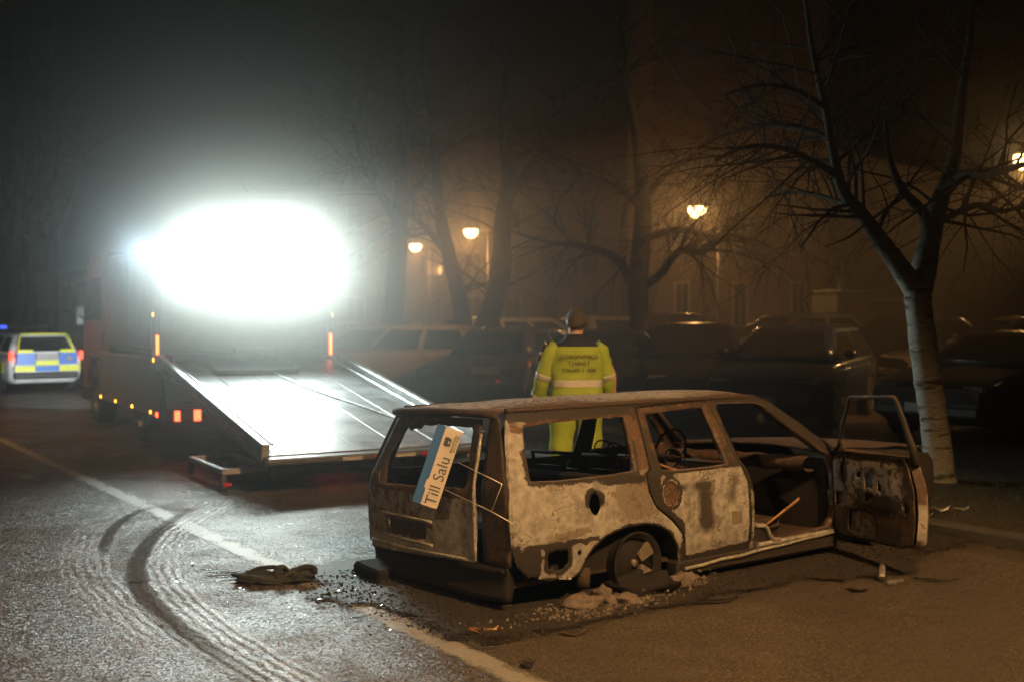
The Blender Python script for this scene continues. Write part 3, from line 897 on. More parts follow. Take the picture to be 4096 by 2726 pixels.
    for s in (-1, 1):
        mb = MB(); mb.box((-.35, s * .74, .46), (1.15, .02, .58), .004); mb.build('inner_panel', MAT['soot'], car)
        mb = MB()
        prof = [(x, z) for x, z in SIDE[2:13]]
        v = []
        for x, z in prof: v += [(x, s * (Ys(x, z) - .006), z), (x, s * .56, z)]
        mb.add(v, [(2 * i, 2 * i + 1, 2 * i + 3, 2 * i + 2) for i in range(len(prof) - 1)], None, True); mb.build('wheel_housing', MAT['soot'], car)
        mb = MB(); mb.box((1.18, s * .80, .115), (1.72, .13, .11), .02); o = mb.build('sill', MAT['burnt'], car); put_attrs(o, [(v_.co.x, v_.co.z) for v_ in o.data.vertices], {'char': lambda a, b: .5, 'soot': lambda a, b: .72})
        mb = MB(); mb.tube([(x, s * (.868), .178 + .012 * (x - .4) * .6) for x in np.linspace(1.12, 2.0, 10)], .018, 8); o = mb.build('sill_edge', MAT['burnt'], car); put_attrs(o, [(0, 0)] * len(o.data.vertices), {'char': lambda a, b: .25})
        mb = MB(); mb.tube([(.38 + i * .18, s * (.874 + .004 * math.sin(i * 2.3)), .112 + .008 * i + .004 * math.sin(i * 3.7)) for i in range(10)], .013, 6); o = mb.build('jacking_rail', MAT['burnt'], car); put_attrs(o, [(0, 0)] * len(o.data.vertices), {'char': lambda a, b: .25, 'soot': lambda a, b: .40})
        # inner B-pillar
        mb = MB(); mb.tube([(.99, s * .82, .2), (.97, s * .80, .78), (.93, s * .62, 1.2)], .035, 6); mb.build('pillar', MAT['char'], car)
        mb = MB(); mb.tube([(.09, s * .78, .7), (.10, s * .78, .80), (.14, s * .62, 1.2)], .03, 6); mb.build('pillar', MAT['char'], car)
    # pale step trim at the B-pillar foot
    mb = MB(); P = [(1.085, -.872, .335), (1.13, -.875, .322), (1.18, -.876, .318), (1.215, -.876, .295), (1.24, -.875, .245), (1.29, -.872, .205), (1.36, -.870, .196)]
    mb.tube(P, [.018] * 7, 8); o = mb.build('step_trim', MAT['burnt'], car)
    # bulkhead, dash beam, cowl
    mb = MB(); mb.box((2.08, 0, .45), (.03, 1.48, .55), .005); mb.build('bulkhead', MAT['soot'], car)
    def cw(a, b): 
        y = -.80 + 1.6 * a; return (2.02 - .10 * (1 - (y / .8) ** 2) * 0 + .10 * (1 - (y / .8) ** 2) + .12 * b - .06, y, .775 + .035 * (1 - (y / .8) ** 2) + .01 * b)
    o = grid('cowl', cw, 0, 1, 20, 0, 1, 4, MAT['char'], car); md = o.modifiers.new('t', 'SOLIDIFY'); md.thickness = .02
    def db(a, b):
        y = -.76 + 1.52 * a; an = b * PI * 1.2; return (1.86 + .06 * (1 - (y / .8) ** 2) - .09 * math.sin(an), y, .70 + .06 * math.cos(an) + .006 * math.sin(y * 25))
    grid('dash_beam', db, 0, 1, 24, 0, 1, 8, MAT['burnt'], car, True, {'char': lambda a, b: .95, 'soot': lambda a, b: .48})
    mb = MB(); mb.tube([(1.86, .36, .66), (1.62, .36, .74), (1.50, .36, .78)], .025, 8); mb.build('steering_column', MAT['char'], car)
    mb = MB(); mb.tube([(1.49 + .06 * math.sin(k * PI / 9), .36 + .17 * math.cos(k * PI / 9), .79 + .16 * math.sin(k * PI / 9)) for k in range(18)], .011, 6, closed=True); mb.build('steering_wheel', MAT['char'], car)
    # bonnet
    def hd(a, b):
        x = 2.12 + 1.36 * a; y = (b * 2 - 1) * (Ys(x, .7) - .015); t = b * 2 - 1
        return (x, y, .80 - .085 * a ** 1.6 + .035 * (1 - t * t) + .006 * math.sin(a * 14 + b * 9))
    grid('bonnet', hd, 0, 1, 24, 0, 1, 16, MAT['burnt'], car, True, {'char': lambda a, b: .8, 'soot': lambda a, b: .45})
    mb = MB(); mb.box((3.42, 0, .45), (.10, 1.36, .30), .03); mb.build('front_panel', MAT['char'], car)
    # windscreen header and A-pillar inner tubes
    for s in (-1, 1):
        mb = MB(); mb.tube([(2.06, s * .80, .79), (1.80, s * .72, .99), (1.50, s * .612, 1.20)], .026, 8); mb.build('windscreen_pillar', MAT['char'], car)
    # seats: burnt wire frames
    def hoop(name, x, y, z, w, h, parent, lean=.06, n=12, bars=(.4,)):
        mb = MB(); P = []
        for k in range(n + 1):
            t = k / n
            a = PI * t; P.append((x - lean * math.sin(a) * 0 + lean * (-math.sin(a)), y + w / 2 * math.cos(a) * (1 if 0 < t < 1 else 1), z + h * (math.sin(a) ** .45 if 0 < t < 1 else 0)))
        mb.tube(P, .0065, 6)
        for b in bars: mb.tube([(x - lean * .6, y - w / 2 * .95, z + h * b), (x - lean * .6, y + w / 2 * .95, z + h * b)], .005, 5)
        return mb.build(name, MAT['char'], parent)
    seats = [('rear_seat_frame', .30, .30, .56, .55, .30), ('rear_seat_frame', .30, -.30, .56, .55, .30), ('front_seat_frame', 1.22, -.36, .30, .46, .46), ('front_seat_frame', 1.22, .36, .30, .46, .46)]
    for i, (nm, x, y, z, w, h) in enumerate(seats):
        mb = MB()
        mb.tube([(x + .12, y - w / 2, .26), (x, y - w / 2, z), (x - .10, y - w / 2 * .9, z + h), (x - .10, y + w / 2 * .9, z + h), (x, y + w / 2, z), (x + .12, y + w / 2, .26)], .016, 6)
        for b in (.0, .33, .66): mb.tube([(x - .10 * b, y - w / 2, z + (h) * b), (x - .10 * b, y + w / 2, z + h * b)], .006, 5)
        mb.box((x + .27, y, .25), (.46, w, .10), .03)
        s = mb.build(nm, MAT['soot'] if 'rear' in nm else MAT['char'], car)
        zt = {0: .80, 1: .80, 2: .72, 3: .74}[i]
        hx, hy, hz, hw, hh = ((.22, .02, .70, .24, .115), (.20, -.31, .79, .24, .185), (.95, -.25, .65, .22, .215), (.95, .40, .68, .22, .2))[i]
        hoop('headrest_frame', hx, hy, hz, hw, hh, s, .04, 12, (.35, .72) if i > 1 else (.45,))
    mb = MB(); mb.box((.05, 0, .55), (.06, 1.40, .42), .02, Matrix.Rotation(-.12, 4, 'Y')); mb.build('load_bay_bulkhead', MAT['soot'], car)
    mb = MB(); mb.box((-.45, 0, .36), (.95, 1.36, .30), .04); mb.build('load_floor', MAT['soot'], car)
    # fallen strips inside
    for a, b in (((1.45, -.62, .24), (1.80, -.70, .44)), ((1.15, -.5, .35), (1.32, -.55, .62)), ((.72, -.1, .80), (1.05, -.45, .62))):
        mb = MB(); mb.tube([a, b], .012, 5); mb.build('fallen_strip', MAT['wood'], car)
    # wheels on bare rims
    def wheel(x, s):
        w = empty('wheel', (x - .045, s * .78, .200), 0, car)
        Mx = Matrix.Rotation(-s * PI / 2, 4, 'X')
        mb = MB(); mb.lathe([(.205, -.09), (.212, -.085), (.212, -.075), (.185, -.06), (.185, .055), (.212, .075), (.212, .085), (.203, .088), (.185, .06), (.165, .05)], 28, Mx)
        rim = mb.build('rim', MAT['soot'], w)
        mb = MB(); mb.lathe([(0.0, .035), (.05, .035), (.06, .01), (.150, .0), (.165, -.02)], 24, Mx); mb.build('hub', MAT['soot'], w)
        mb = MB(); mb.lathe([(.0, .062), (.022, .060), (.026, .035)], 14, Mx); o = mb.build('hub_cap', MAT['burnt'], w); put_attrs(o, [(0, 0)] * len(o.data.vertices), {'char': lambda a, b: .55})
        for k in (0, 4):
            an = 2 * PI * k / 5 + .55
            a0, a1 = an - .24, an + .24
            poly = [(.06 * math.cos(an - .5), .06 * math.sin(an - .5)), (.19 * math.cos(a0 - .04), .19 * math.sin(a0 - .04)), (.19 * math.cos(a1 + .04), .19 * math.sin(a1 + .04)), (.06 * math.cos(an + .5), .06 * math.sin(an + .5))]
            mb = MB(); mb.prism(poly, .035, .055, Mx)
            o = mb.build('spoke', MAT['ash'] if (s < 0 and k in (0, 4)) else MAT['soot'], w)
            put_attrs(o, [(0, 0)] * len(o.data.vertices), {'char': lambda a, b: .1})
        mb = MB(); mb.lathe([(.0, .0), (.176, .0), (.176, .028), (.0, .028)], 20, Mx); mb.build('brake_disc', MAT['soot'], w)
        return w
    for x in (0, 2.62):
        for s in (-1, 1): wheel(x, s)
    mb = MB(); mb.tube([(-.55, -.62, .12), (-.35, -.70, .16), (-.1, -.74, .2)], .03, 8); mb.tube([(-.42, -.74, .08), (-.40, -.72, .2)], .045, 10); mb.build('suspension_arm', MAT['char'], car)
    mb = MB(); mb.tube([(-.95, -.42, .13), (-.55, -.44, .12), (0, -.3, .15)], .035, 8); mb.build('exhaust_pipe', MAT['char'], car)
    # open front door: hinged at the A-pillar, swung out
    TH = R(72)
    fd_m = Matrix.Translation((2.04, -.865, 0)) @ Matrix.Rotation(TH, 4, 'Z')
    ax = lambda a, z, off=0.0: (-a, -(Ys(1.6, z) - .868) * -1 * 1.0 * -1 + off, z)
    def skin(a, z): return (-a, .28 * (.868 - Ys(1.5, z)), z)
    OUT = [(.02, .24), (.0, .40), (.0, .70), (.04, .80), (.15, .82), (.92, .81), (.985, .76), (1.045, .60), (1.055, .42), (1.03, .22), (.98, .18), (.10, .14)]
    fd = panel('front_door', OUT, [], skin, MAT['burnt'], car, .03, .008, {'char': lambda a, z: .55, 'soot': lambda a, z: .3})
    fd.matrix_basis = fd_m
    fd['label'] = 'open front door showing its bare inner panel'
    hole = [(.19 + .055 * math.cos(k * PI / 8), .655 + .085 * math.sin(k * PI / 8)) for k in range(16)]
    INN = [(.05, .22), (.05, .72), (.09, .79), (.90, .80), (.94, .74), (.985, .58), (.985, .34), (.95, .20), (.85, .17), (.12, .18)]
    H2 = [[(.45, .56), (.45, .65), (.54, .65), (.54, .56)], [(.07, .40), (.07, .50), (.155, .50), (.155, .40)], [(.44, .46), (.44, .51), (.53, .52), (.54, .47)], [(.35, .63), (.36, .67), (.41, .67), (.41, .63)], jag([(.22, .22), (.24, .38), (.40, .40), (.55, .36), (.56, .22)], .012, 6, .04), [(.87, .42), (.87, .48), (.90, .48), (.90, .42)], [(.60, .55), (.60, .60), (.64, .60), (.64, .55)]]
    def inn(a, z): 
        x, y, zz = skin(a, z); return (x, y + .055 + .012 * band(z, .40, .75, .04) * band(a, .2, .8, .05), zz)
    ip = panel('inner_panel', INN, [hole] + H2, inn, MAT['burnt'], fd, .022, .006,
               {'char': lambda a, z: .85 * sstep(.45, .36, z) + .1 + .6 * sstep(.80, .90, a), 'soot': lambda a, z: .46 + .4 * band(a, .35, .8, .1) * band(z, .40, .50, .05) + .5 * sstep(.74, .80, z) + .45 * sstep(.35, .2, z) * band(a, .0, .8, .1), 'flake': lambda a, z: .25})
    # door edge returns
    mb = MB()
    P = resample(OUT, .05); n = len(P); v = []
    for a, z in P: v.append(skin(a, z))
    for a, z in P:
        x, y, zz = skin(a, z); cx, cz = .5, .5; v.append((x - (-(a - cx)) * -.06 * -1 * 0 + (a - cx) * .06, y + .055, zz - (z - cz) * .05))
    mb.add(v, [(i, (i + 1) % n, n + (i + 1) % n, n + i) for i in range(n)], None, True); o = mb.build('door_edge', MAT['burnt'], fd)
    put_attrs(o, [(-q[0], q[2]) for q in v], {'char': lambda a, z: .3 if a > 1.0 and z < .5 else .75, 'soot': lambda a, z: .15 if a > 1.0 and z < .5 else .5})
    fr = [(.03, .78), (.10, .83), (.325, 1.185), (.335, 1.205), (.36, 1.215), (.85, 1.228), (.872, 1.222), (.885, 1.20), (.97, .90), (.99, .76)]
    mb = MB(); mb.tube([Vector(skin(a, z)) + Vector((0, .03, 0)) for a, z in fr], [.026, .016, .014, .015, .015, .015, .016, .018, .030, .038], 8, flat=.7)
    o = mb.build('window_frame', MAT['burnt'], fd); put_attrs(o, [(-v_.co.x, v_.co.z) for v_ in o.data.vertices], {'char': lambda a, z: .95 if z < 1.19 else .7, 'soot': lambda a, z: .55 + (.4 if a > .8 and z < 1.17 else 0)})
    mb = MB(); mb.tube([Vector(skin(a, z)) + Vector((0, .03, 0)) for a, z in ((.16, .80), (.155, .90))], .012, 6); mb.build('quarter_light_bar', MAT['char'], fd)
    return car
burnt_car = build_burnt_car()

def build_sign():
    """for-sale board on wire legs, stuck in the gap beside the tailgate"""
    # in the car's rear plane
    M = Matrix.Translation(CAR_O) @ Matrix.Rotation(CAR_YAW, 4, 'Z')
    oc = M.inverted() @ _O
    def onx(px, py, x):
        d = M.inverted().to_3x3() @ ray(px, py)
        return oc + d * ((x - oc.x) / d.x)
    XP = -1.20
    YB = 7.34
    Mi = M.inverted()
    fy = lambda px, py, Y=YB: Mi @ at_y(px, py, Y)
    a = fy(1648, 2001); b = fy(1747, 2034); c = fy(1759, 1695)
    e_r = (b - a); e_u = (c - a)
    w = e_r.length; e_r.normalize(); e_u = e_u - e_r * e_u.dot(e_r); h = e_u.length; e_u.normalize()
    nrm = e_r.cross(e_u)
    root = empty('for_sale_sign', CAR_O, CAR_YAW)
    tag(root, 'tilted blue and white for sale board on thin wire legs by the tailgate', 'sign')
    B = Matrix.Translation(a) @ Matrix((( e_r.x, e_u.x, nrm.x, 0), (e_r.y, e_u.y, nrm.y, 0), (e_r.z, e_u.z, nrm.z, 0), (0, 0, 0, 1)))
    BW = w * .34
    mb = MB(); mb.box((w / 2 + BW / 2, h / 2, 0), (w - BW, h, .004), .001); o = mb.build('board', MAT['signwhite'], root); o.matrix_basis = B
    mb = MB(); mb.box((BW / 2, h / 2, 0.0), (BW, h, .0042), .001); o = mb.build('header_strip', MAT['signblue'], root); o.matrix_basis = B
    mb = MB(); mb.prism([(BW, h * .20), (BW, h * .33), (BW * .8, h * .31), (BW * .78, h * .22)], .0024, .004); o = mb.build('tear', MAT['signwhite'], root); o.matrix_basis = B
    cxx = BW + (w - BW) * .55
    tm = B @ Matrix.Translation((cxx, h * .335, .004)) @ Matrix.Rotation(PI / 2, 4, 'Z')
    text('lettering', 'Till Salu', w * .62, MAT['ink'], root, tm)
    t2 = B @ Matrix.Translation((cxx + .018, h * .825, .004)) @ Matrix.Rotation(PI / 2, 4, 'Z')
    text('small_lettering', 'Bilmarknaden', .022, MAT['ink'], root, t2)
    text('small_lettering', '0771-21 00 00', .018, MAT['ink'], root, B @ Matrix.Translation((cxx + .036, h * .825, .004)) @ Matrix.Rotation(PI / 2, 4, 'Z'))
    # logo: a small castle-like emblem of blocks
    mb = MB()
    for bx, by, bw, bh in ((-.045, .0, .035, .10), (-.02, .03, .02, .03), (-.02, -.03, .02, .03), (-.065, .028, .016, .022), (-.065, -.028, .016, .022), (-.065, 0, .016, .02), (-.005, .0, .012, .08)):
        mb.box((cxx + bx * .6 - .0, h * .825 + by * .6, .004), (bw * .6, bh * .6, .002), .0005)
    o = mb.build('emblem', MAT['ink'], root); o.matrix_basis = B
    # wire legs
    l0 = fy(1830, 1846); l1 = fy(2008, 1934, 7.16); r0 = fy(1780, 1956); r1 = fy(1966, 2044, 7.18); r2 = fy(2052, 2092, 7.08)
    mb = MB(); mb.tube([l0, l1, r1], .0032, 6); mb.build('wire_leg', MAT['wire'], root)
    mb = MB(); mb.tube([r0, r1, r2], .0032, 6); mb.build('wire_leg', MAT['wire'], root)
build_sign()
# ------------------------------------------------------------------ the recovery truck
TR_YAW = R(120)
TR_O = Vector((-1.396, 12.34, 0))

def spot(name, loc, tgt, watts, col, size=120, blend=.5, soft=.06, parent=None):
    l = bpy.data.lights.new(name, 'SPOT'); o = bpy.data.objects.new(name, l); COL.objects.link(o)
    l.energy = watts; l.color = col; l.spot_size = R(size); l.spot_blend = blend; l.shadow_soft_size = soft
    o.location = loc
    o.rotation_euler = (Vector(tgt) - Vector(loc)).to_track_quat('-Z', 'Y').to_euler()
    if parent: o.parent = parent
    return o

def tri_lamp(parent, c, s, mat, name='marker_lamp', nx=0):
    mb = MB(); mb.box(c, s, min(s) * .3); return mb.build(name, mat, parent)

def big_wheel(parent, x, y, r=.48, w=.28):
    t = empty('wheel', (x, y, r), 0, parent); s = 1 if y > 0 else -1
    Mx = Matrix.Rotation(-s * PI / 2, 4, 'X')
    mb = MB(); mb.lathe([(.26, -w / 2), (r - .03, -w / 2), (r, -w / 2 + .04), (r, w / 2 - .04), (r - .03, w / 2), (.30, w / 2), (.26, w / 2 - .03)], 28, Mx); mb.build('tyre', MAT['rubber'], t)
    mb = MB(); mb.lathe([(0, w / 2 - .02), (.10, w / 2 - .02), (.12, w / 2 - .08), (.22, w / 2 - .10), (.27, w / 2 - .01)], 24, Mx); mb.build('rim', MAT['steel'], t)
    return t

def build_truck():
    tr = empty('recovery_truck', TR_O, TR_YAW)
    tag(tr, 'red flatbed recovery truck with its bright work lights on and deck tilted down', 'truck')
    A = math.atan2(.76, 4.4)
    dk = empty('tilting_deck', (0, 0, .40), 0, tr); dk.rotation_euler = (0, -A, 0)
    LN = 4.5
    rn = random.Random(3)
    # deck of lengthwise planks of plate
    for k in range(5):
        mb = MB(); y0 = -1.19 + k * .477
        mb.box((LN / 2, y0 + .2365, 0), (LN, .470, .05), .004); mb.build('deck_plate', MAT['deck'], dk)
    for s in (-1, 1):
        mb = MB(); mb.box((LN / 2, s * 1.235, .04), (LN, .085, .20), .01); mb.build('side_rail', MAT['galv'], dk)
        mb = MB(); mb.box((LN / 2, s * 1.10, .075), (LN - .4, .03, .03), .008); mb.build('lashing_rail', MAT['galv'], dk)
        mb = MB(); mb.box((LN / 2 + .1, s * .45, -.13), (LN - .2, .10, .20), .01); mb.build('deck_beam', MAT['steel'], dk)
        mb = MB(); mb.box((2.3, s * 1.281, .03), (3.6, .004, .045), .001); mb.build('red_rail_strip', MAT['reflector'], dk)  # red strip along the outer face of each rail
    mb = MB(); mb.box((-.06, 0, -.02), (.14, 2.55, .07), .02); mb.build('deck_lip', MAT['steel'], dk)
    for y, m in ((-.55, 'reflector'), (-.25, 'band'), (.35, 'band'), (.0, 'reflector')):
        mb = MB(); mb.box((-.132, y, -.02), (.005, .22, .04), .001); mb.build('reflex_tape', MAT[m], dk)
    mb = MB()
    for k in range(6): mb.box((.3 + .75 * k, 0, -.06), (.08, 2.4, .07), .008)
    mb.build('cross_members', MAT['steel'], dk)
    mb = MB(); mb.box((3.9, .15, .06), (.5, 1.1, .06), .01); mb.build('winch_plate', MAT['steel'], dk)
    mb = MB(); mb.lathe([(.10, -.3), (.10, .3)], 14, Matrix.Translation((4.25, 0, .16)) @ Matrix.Rotation(PI / 2, 4, 'X')); mb.build('winch_drum', MAT['steel'], dk)
    P = []
    for k in range(22):
        t = k / 21; P.append((4.2 - 3.5 * t, -.05 - .62 * t + .10 * math.sin(t * 5), .036))
    mb = MB(); mb.tube(P, .011, 6); mb.build('winch_cable', MAT['galv'], dk)
    # chassis, ram, lamp bar
    for s in (-1, 1):
        mb = MB(); mb.box((6.7, s * .42, .72), (6.4, .10, .24), .01); mb.build('chassis_rail', MAT['steel'], tr)
        mb = MB(); mb.tube([(3.9, s * .3, .62), (2.4, s * .3, .62)], .05, 8); mb.build('tilt_ram', MAT['galv'], tr)
    mb = MB(); mb.box((3.95, 0, .52), (.10, 2.42, .16), .015); mb.build('lamp_bar', MAT['steel'], tr)
    for s in (-1, 1):
        for y, w, h in ((1.13, .07, .13), (.87, .085, .14)):
            tri_lamp(tr, (3.893, s * y, .52), (.012, w, h), MAT['redlamp'], 'rear_lamp')
        tri_lamp(tr, (4.45, s * 1.262, .50), (.09, .012, .06), MAT['redlamp'], 'side_lamp')
        mb = MB(); mb.box((4.45, s * 1.24, .50), (.14, .03, .10), .01); mb.build('lamp_bracket', MAT['steel'], tr)
    # headboard, equipment body, cab
    mb = MB(); mb.box((4.66, 0, 1.95), (.10, 2.50, 1.60), .02); mb.build('headboard', MAT['greypanel'], tr)
    for s in (-1, 1):
        mb = MB(); mb.box((4.62, s * 1.21, 1.95), (.12, .09, 1.66), .015); mb.build('headboard_post', MAT['steel'], tr)
        tri_lamp(tr, (4.545, s * 1.225, 1.40), (.02, .035, .30), MAT['redcore'], 'marker_lamp')
        tri_lamp(tr, (4.60, s * 1.268, 2.35), (.03, .012, .05), MAT['amber'], 'marker_lamp')
        tri_lamp(tr, (4.60, s * 1.268, 1.82), (.03, .012, .05), MAT['amber'], 'marker_lamp')
        tri_lamp(tr, (4.60, s * 1.268, 1.22), (.03, .012, .05), MAT['amber'], 'marker_lamp')
    mb = MB(); mb.box((6.28, 0, 2.02), (3.05, 2.46, 1.42), .04); bd = mb.build('equipment_body', MAT['red'], tr)
    for s in (-1, 1):
        for k in range(2):
            mb = MB(); mb.box((5.55 + 1.48 * k, s * 1.236, 2.02), (1.38, .012, 1.22), .004); d = mb.build('shutter', MAT['red'], bd)
            mb = MB(); mb.box((5.55 + 1.48 * k, s * 1.25, 1.50), (.30, .02, .03), .006); mb.build('shutter_handle', MAT['steel'], d)
        mb = MB(); mb.box((6.45, s * 1.20, .84), (4.0, .05, .78), .015); sk = mb.build('side_panel', MAT['greypanel'], tr)
        for k in range(4): tri_lamp(sk, (4.95 + 1.15 * k, s * 1.231, .50), (.06, .012, .045), MAT['amber'], 'marker_lamp')
    mb = MB(); mb.box((6.6, 0, 1.27), (4.6, 2.2, .06), .01); mb.build('subframe', MAT['steel'], tr)
    # cab: rounded front
    prof = [(7.95, .62), (7.95, 2.70), (8.25, 2.82), (9.55, 2.80), (9.95, 2.55), (10.18, 1.75), (10.22, .95), (10.15, .60), (9.75, .60), (9.68, .85), (9.4, 1.05), (9.05, 1.05), (8.78, .85), (8.70, .62)]
    mb = MB(); mb.prism([(x, z) for x, z in prof], -1.18, 1.18, Matrix.Rotation(PI / 2, 4, 'X'))
    cab = mb.build('cab', MAT['red'], tr); md = cab.modifiers.new('b', 'BEVEL'); md.width = .05; md.segments = 2
    for s in (-1, 1):
        mb = MB(); mb.prism([(8.55, 1.72), (8.55, 2.42), (9.65, 2.42), (9.95, 1.72)], -.006, .006, Matrix.Translation((0, s * 1.184, 0)) @ Matrix.Rotation(PI / 2, 4, 'X')); mb.build('side_window', MAT['glass'], cab)
        mb = MB(); mb.tube([(9.85, s * 1.2, 2.35), (10.05, s * 1.42, 2.38), (10.05, s * 1.42, 1.85), (9.95, s * 1.2, 1.75)], .018, 6); mi = mb.build('mirror_arm', MAT['blackplastic'], cab)
        mb = MB(); mb.box((10.05, s * 1.46, 2.10), (.12, .22, .48), .03); mb.build('mirror', MAT['blackplastic'], mi)
        mb = MB(); mb.box((8.35, s * 1.195, 1.45), (.05, .03, .18), .01); mb.build('door_handle', MAT['blackplastic'], cab)
        mb = MB(); mb.box((9.9, s * 1.0, .50), (.55, .45, .28), .05); mb.build('front_step', MAT['blackplastic'], cab)
        mb = MB(); mb.box((9.2, s * 1.19, 1.10), (1.05, .06, .06), .02); mb.build('mudguard', MAT['blackplastic'], cab)
    mb = MB(); mb.box((10.06, 0, 2.12), (.02, 2.0, .75), .01, Matrix.Translation((10.06, 0, 2.12)) @ Matrix.Rotation(-.26, 4, 'Y') @ Matrix.Translation((-10.06, 0, -2.12))); mb.build('windscreen', MAT['glass'], cab)
    for y in (1.02, -1.02):
        big_wheel(tr, 9.22, y); big_wheel(tr, 5.95, y)
    # wheel lift lowered under the deck
    wl = empty('wheel_lift', (0, 0, 0), 0, tr)
    mb = MB(); mb.box((2.2, 0, .30), (3.4, .18, .16), .02); mb.build('boom', MAT['steel'], wl)
    mb = MB(); mb.box((.66, 0, .17), (.12, 2.0, .12), .015); mb.build('cross_bar', MAT['steel'], wl)
    for y, m in ((-.5, 'reflector'), (-.15, 'band'), (.25, 'reflector')):
        mb = MB(); mb.box((.597, y, .17), (.005, .26, .05), .001); mb.build('reflex_tape', MAT[m], wl)
    for s in (-1, 1):
        mb = MB()
        for c, sz in (((.66, s * 1.22, .20), (.06, .56, .06)), ((1.92, s * 1.22, .20), (.06, .56, .06)), ((1.29, s * .97, .20), (1.32, .06, .06)), ((1.29, s * 1.47, .20), (1.32, .06, .06))): mb.box(c, sz, .01)
        fr = mb.build('wheel_cradle', MAT['galv'], wl)
        for x in (.66, 1.92):
            for y in (.97, 1.47):
                mb = MB(); mb.box((x, s * y, .10), (.06, .06, .14), .01); mb.build('cradle_leg', MAT['steel'], fr)
        tri_lamp(wl, (.62, s * 1.44, .07), (.01, .09, .04), MAT['reflector'], 'reflector')
    # work lights along the top of the headboard
    lb = empty('work_light_bar', (4.56, 0, 2.58), 0, tr)
    for zz, n, sp in ((.22, 5, .36), (-.16, 6, .38)):
        mb = MB(); mb.box((.05, 0, zz - .12), (.06, 2.2, .05), .01); mb.build('light_rail', MAT['steel'], lb)
        for k in range(n):
            y = (k - (n - 1) / 2) * sp
            mb = MB(); mb.box((0, y, zz), (.10, .28, .20), .02); h = mb.build('lamp_housing', MAT['blackplastic'], lb)
            mb = MB(); mb.box((-.056, y, zz), (.008, .25, .17), .003); mb.build('lamp_lens', MAT['work'], h)
            spot('work_light', (-.11, y, zz), (-8.5, y * 1.1, zz - 1.1), WORK_LAMP_W, (.86, 1.0, .95), 112, .75, .09, lb)
    mb = MB(); mb.box((4.70, 1.31, 2.60), (.14, .16, .06), .02); h = mb.build('corner_lamp', MAT['blackplastic'], tr)
    mb = MB(); mb.lathe([(.001, .16), (.05, .15), (.075, .11), (.08, .0), (.001, .0)], 16, Matrix.Translation((4.70, 1.31, 2.632))); mb.build('lamp_dome', MAT['worklens'], h)
    for s in (-1, 1):
        mb = MB(); mb.box((10.19, s * .92, .78), (.10, .30, .18), .03); hl = mb.build('headlamp', MAT['chrome'], cab)
        spot('headlight', (10.30, s * .92, .78), (18.5, .72 + s * .2, .72), 1500.0, (.86, .94, 1.0), 44, .5, .06, tr)
    spot('corner_light', (4.60, 1.45, 2.72), (-2.0, 2.6, .0), 110.0, (.60, .82, 1.0), 70, .9, .06, tr)
    return tr
build_truck()

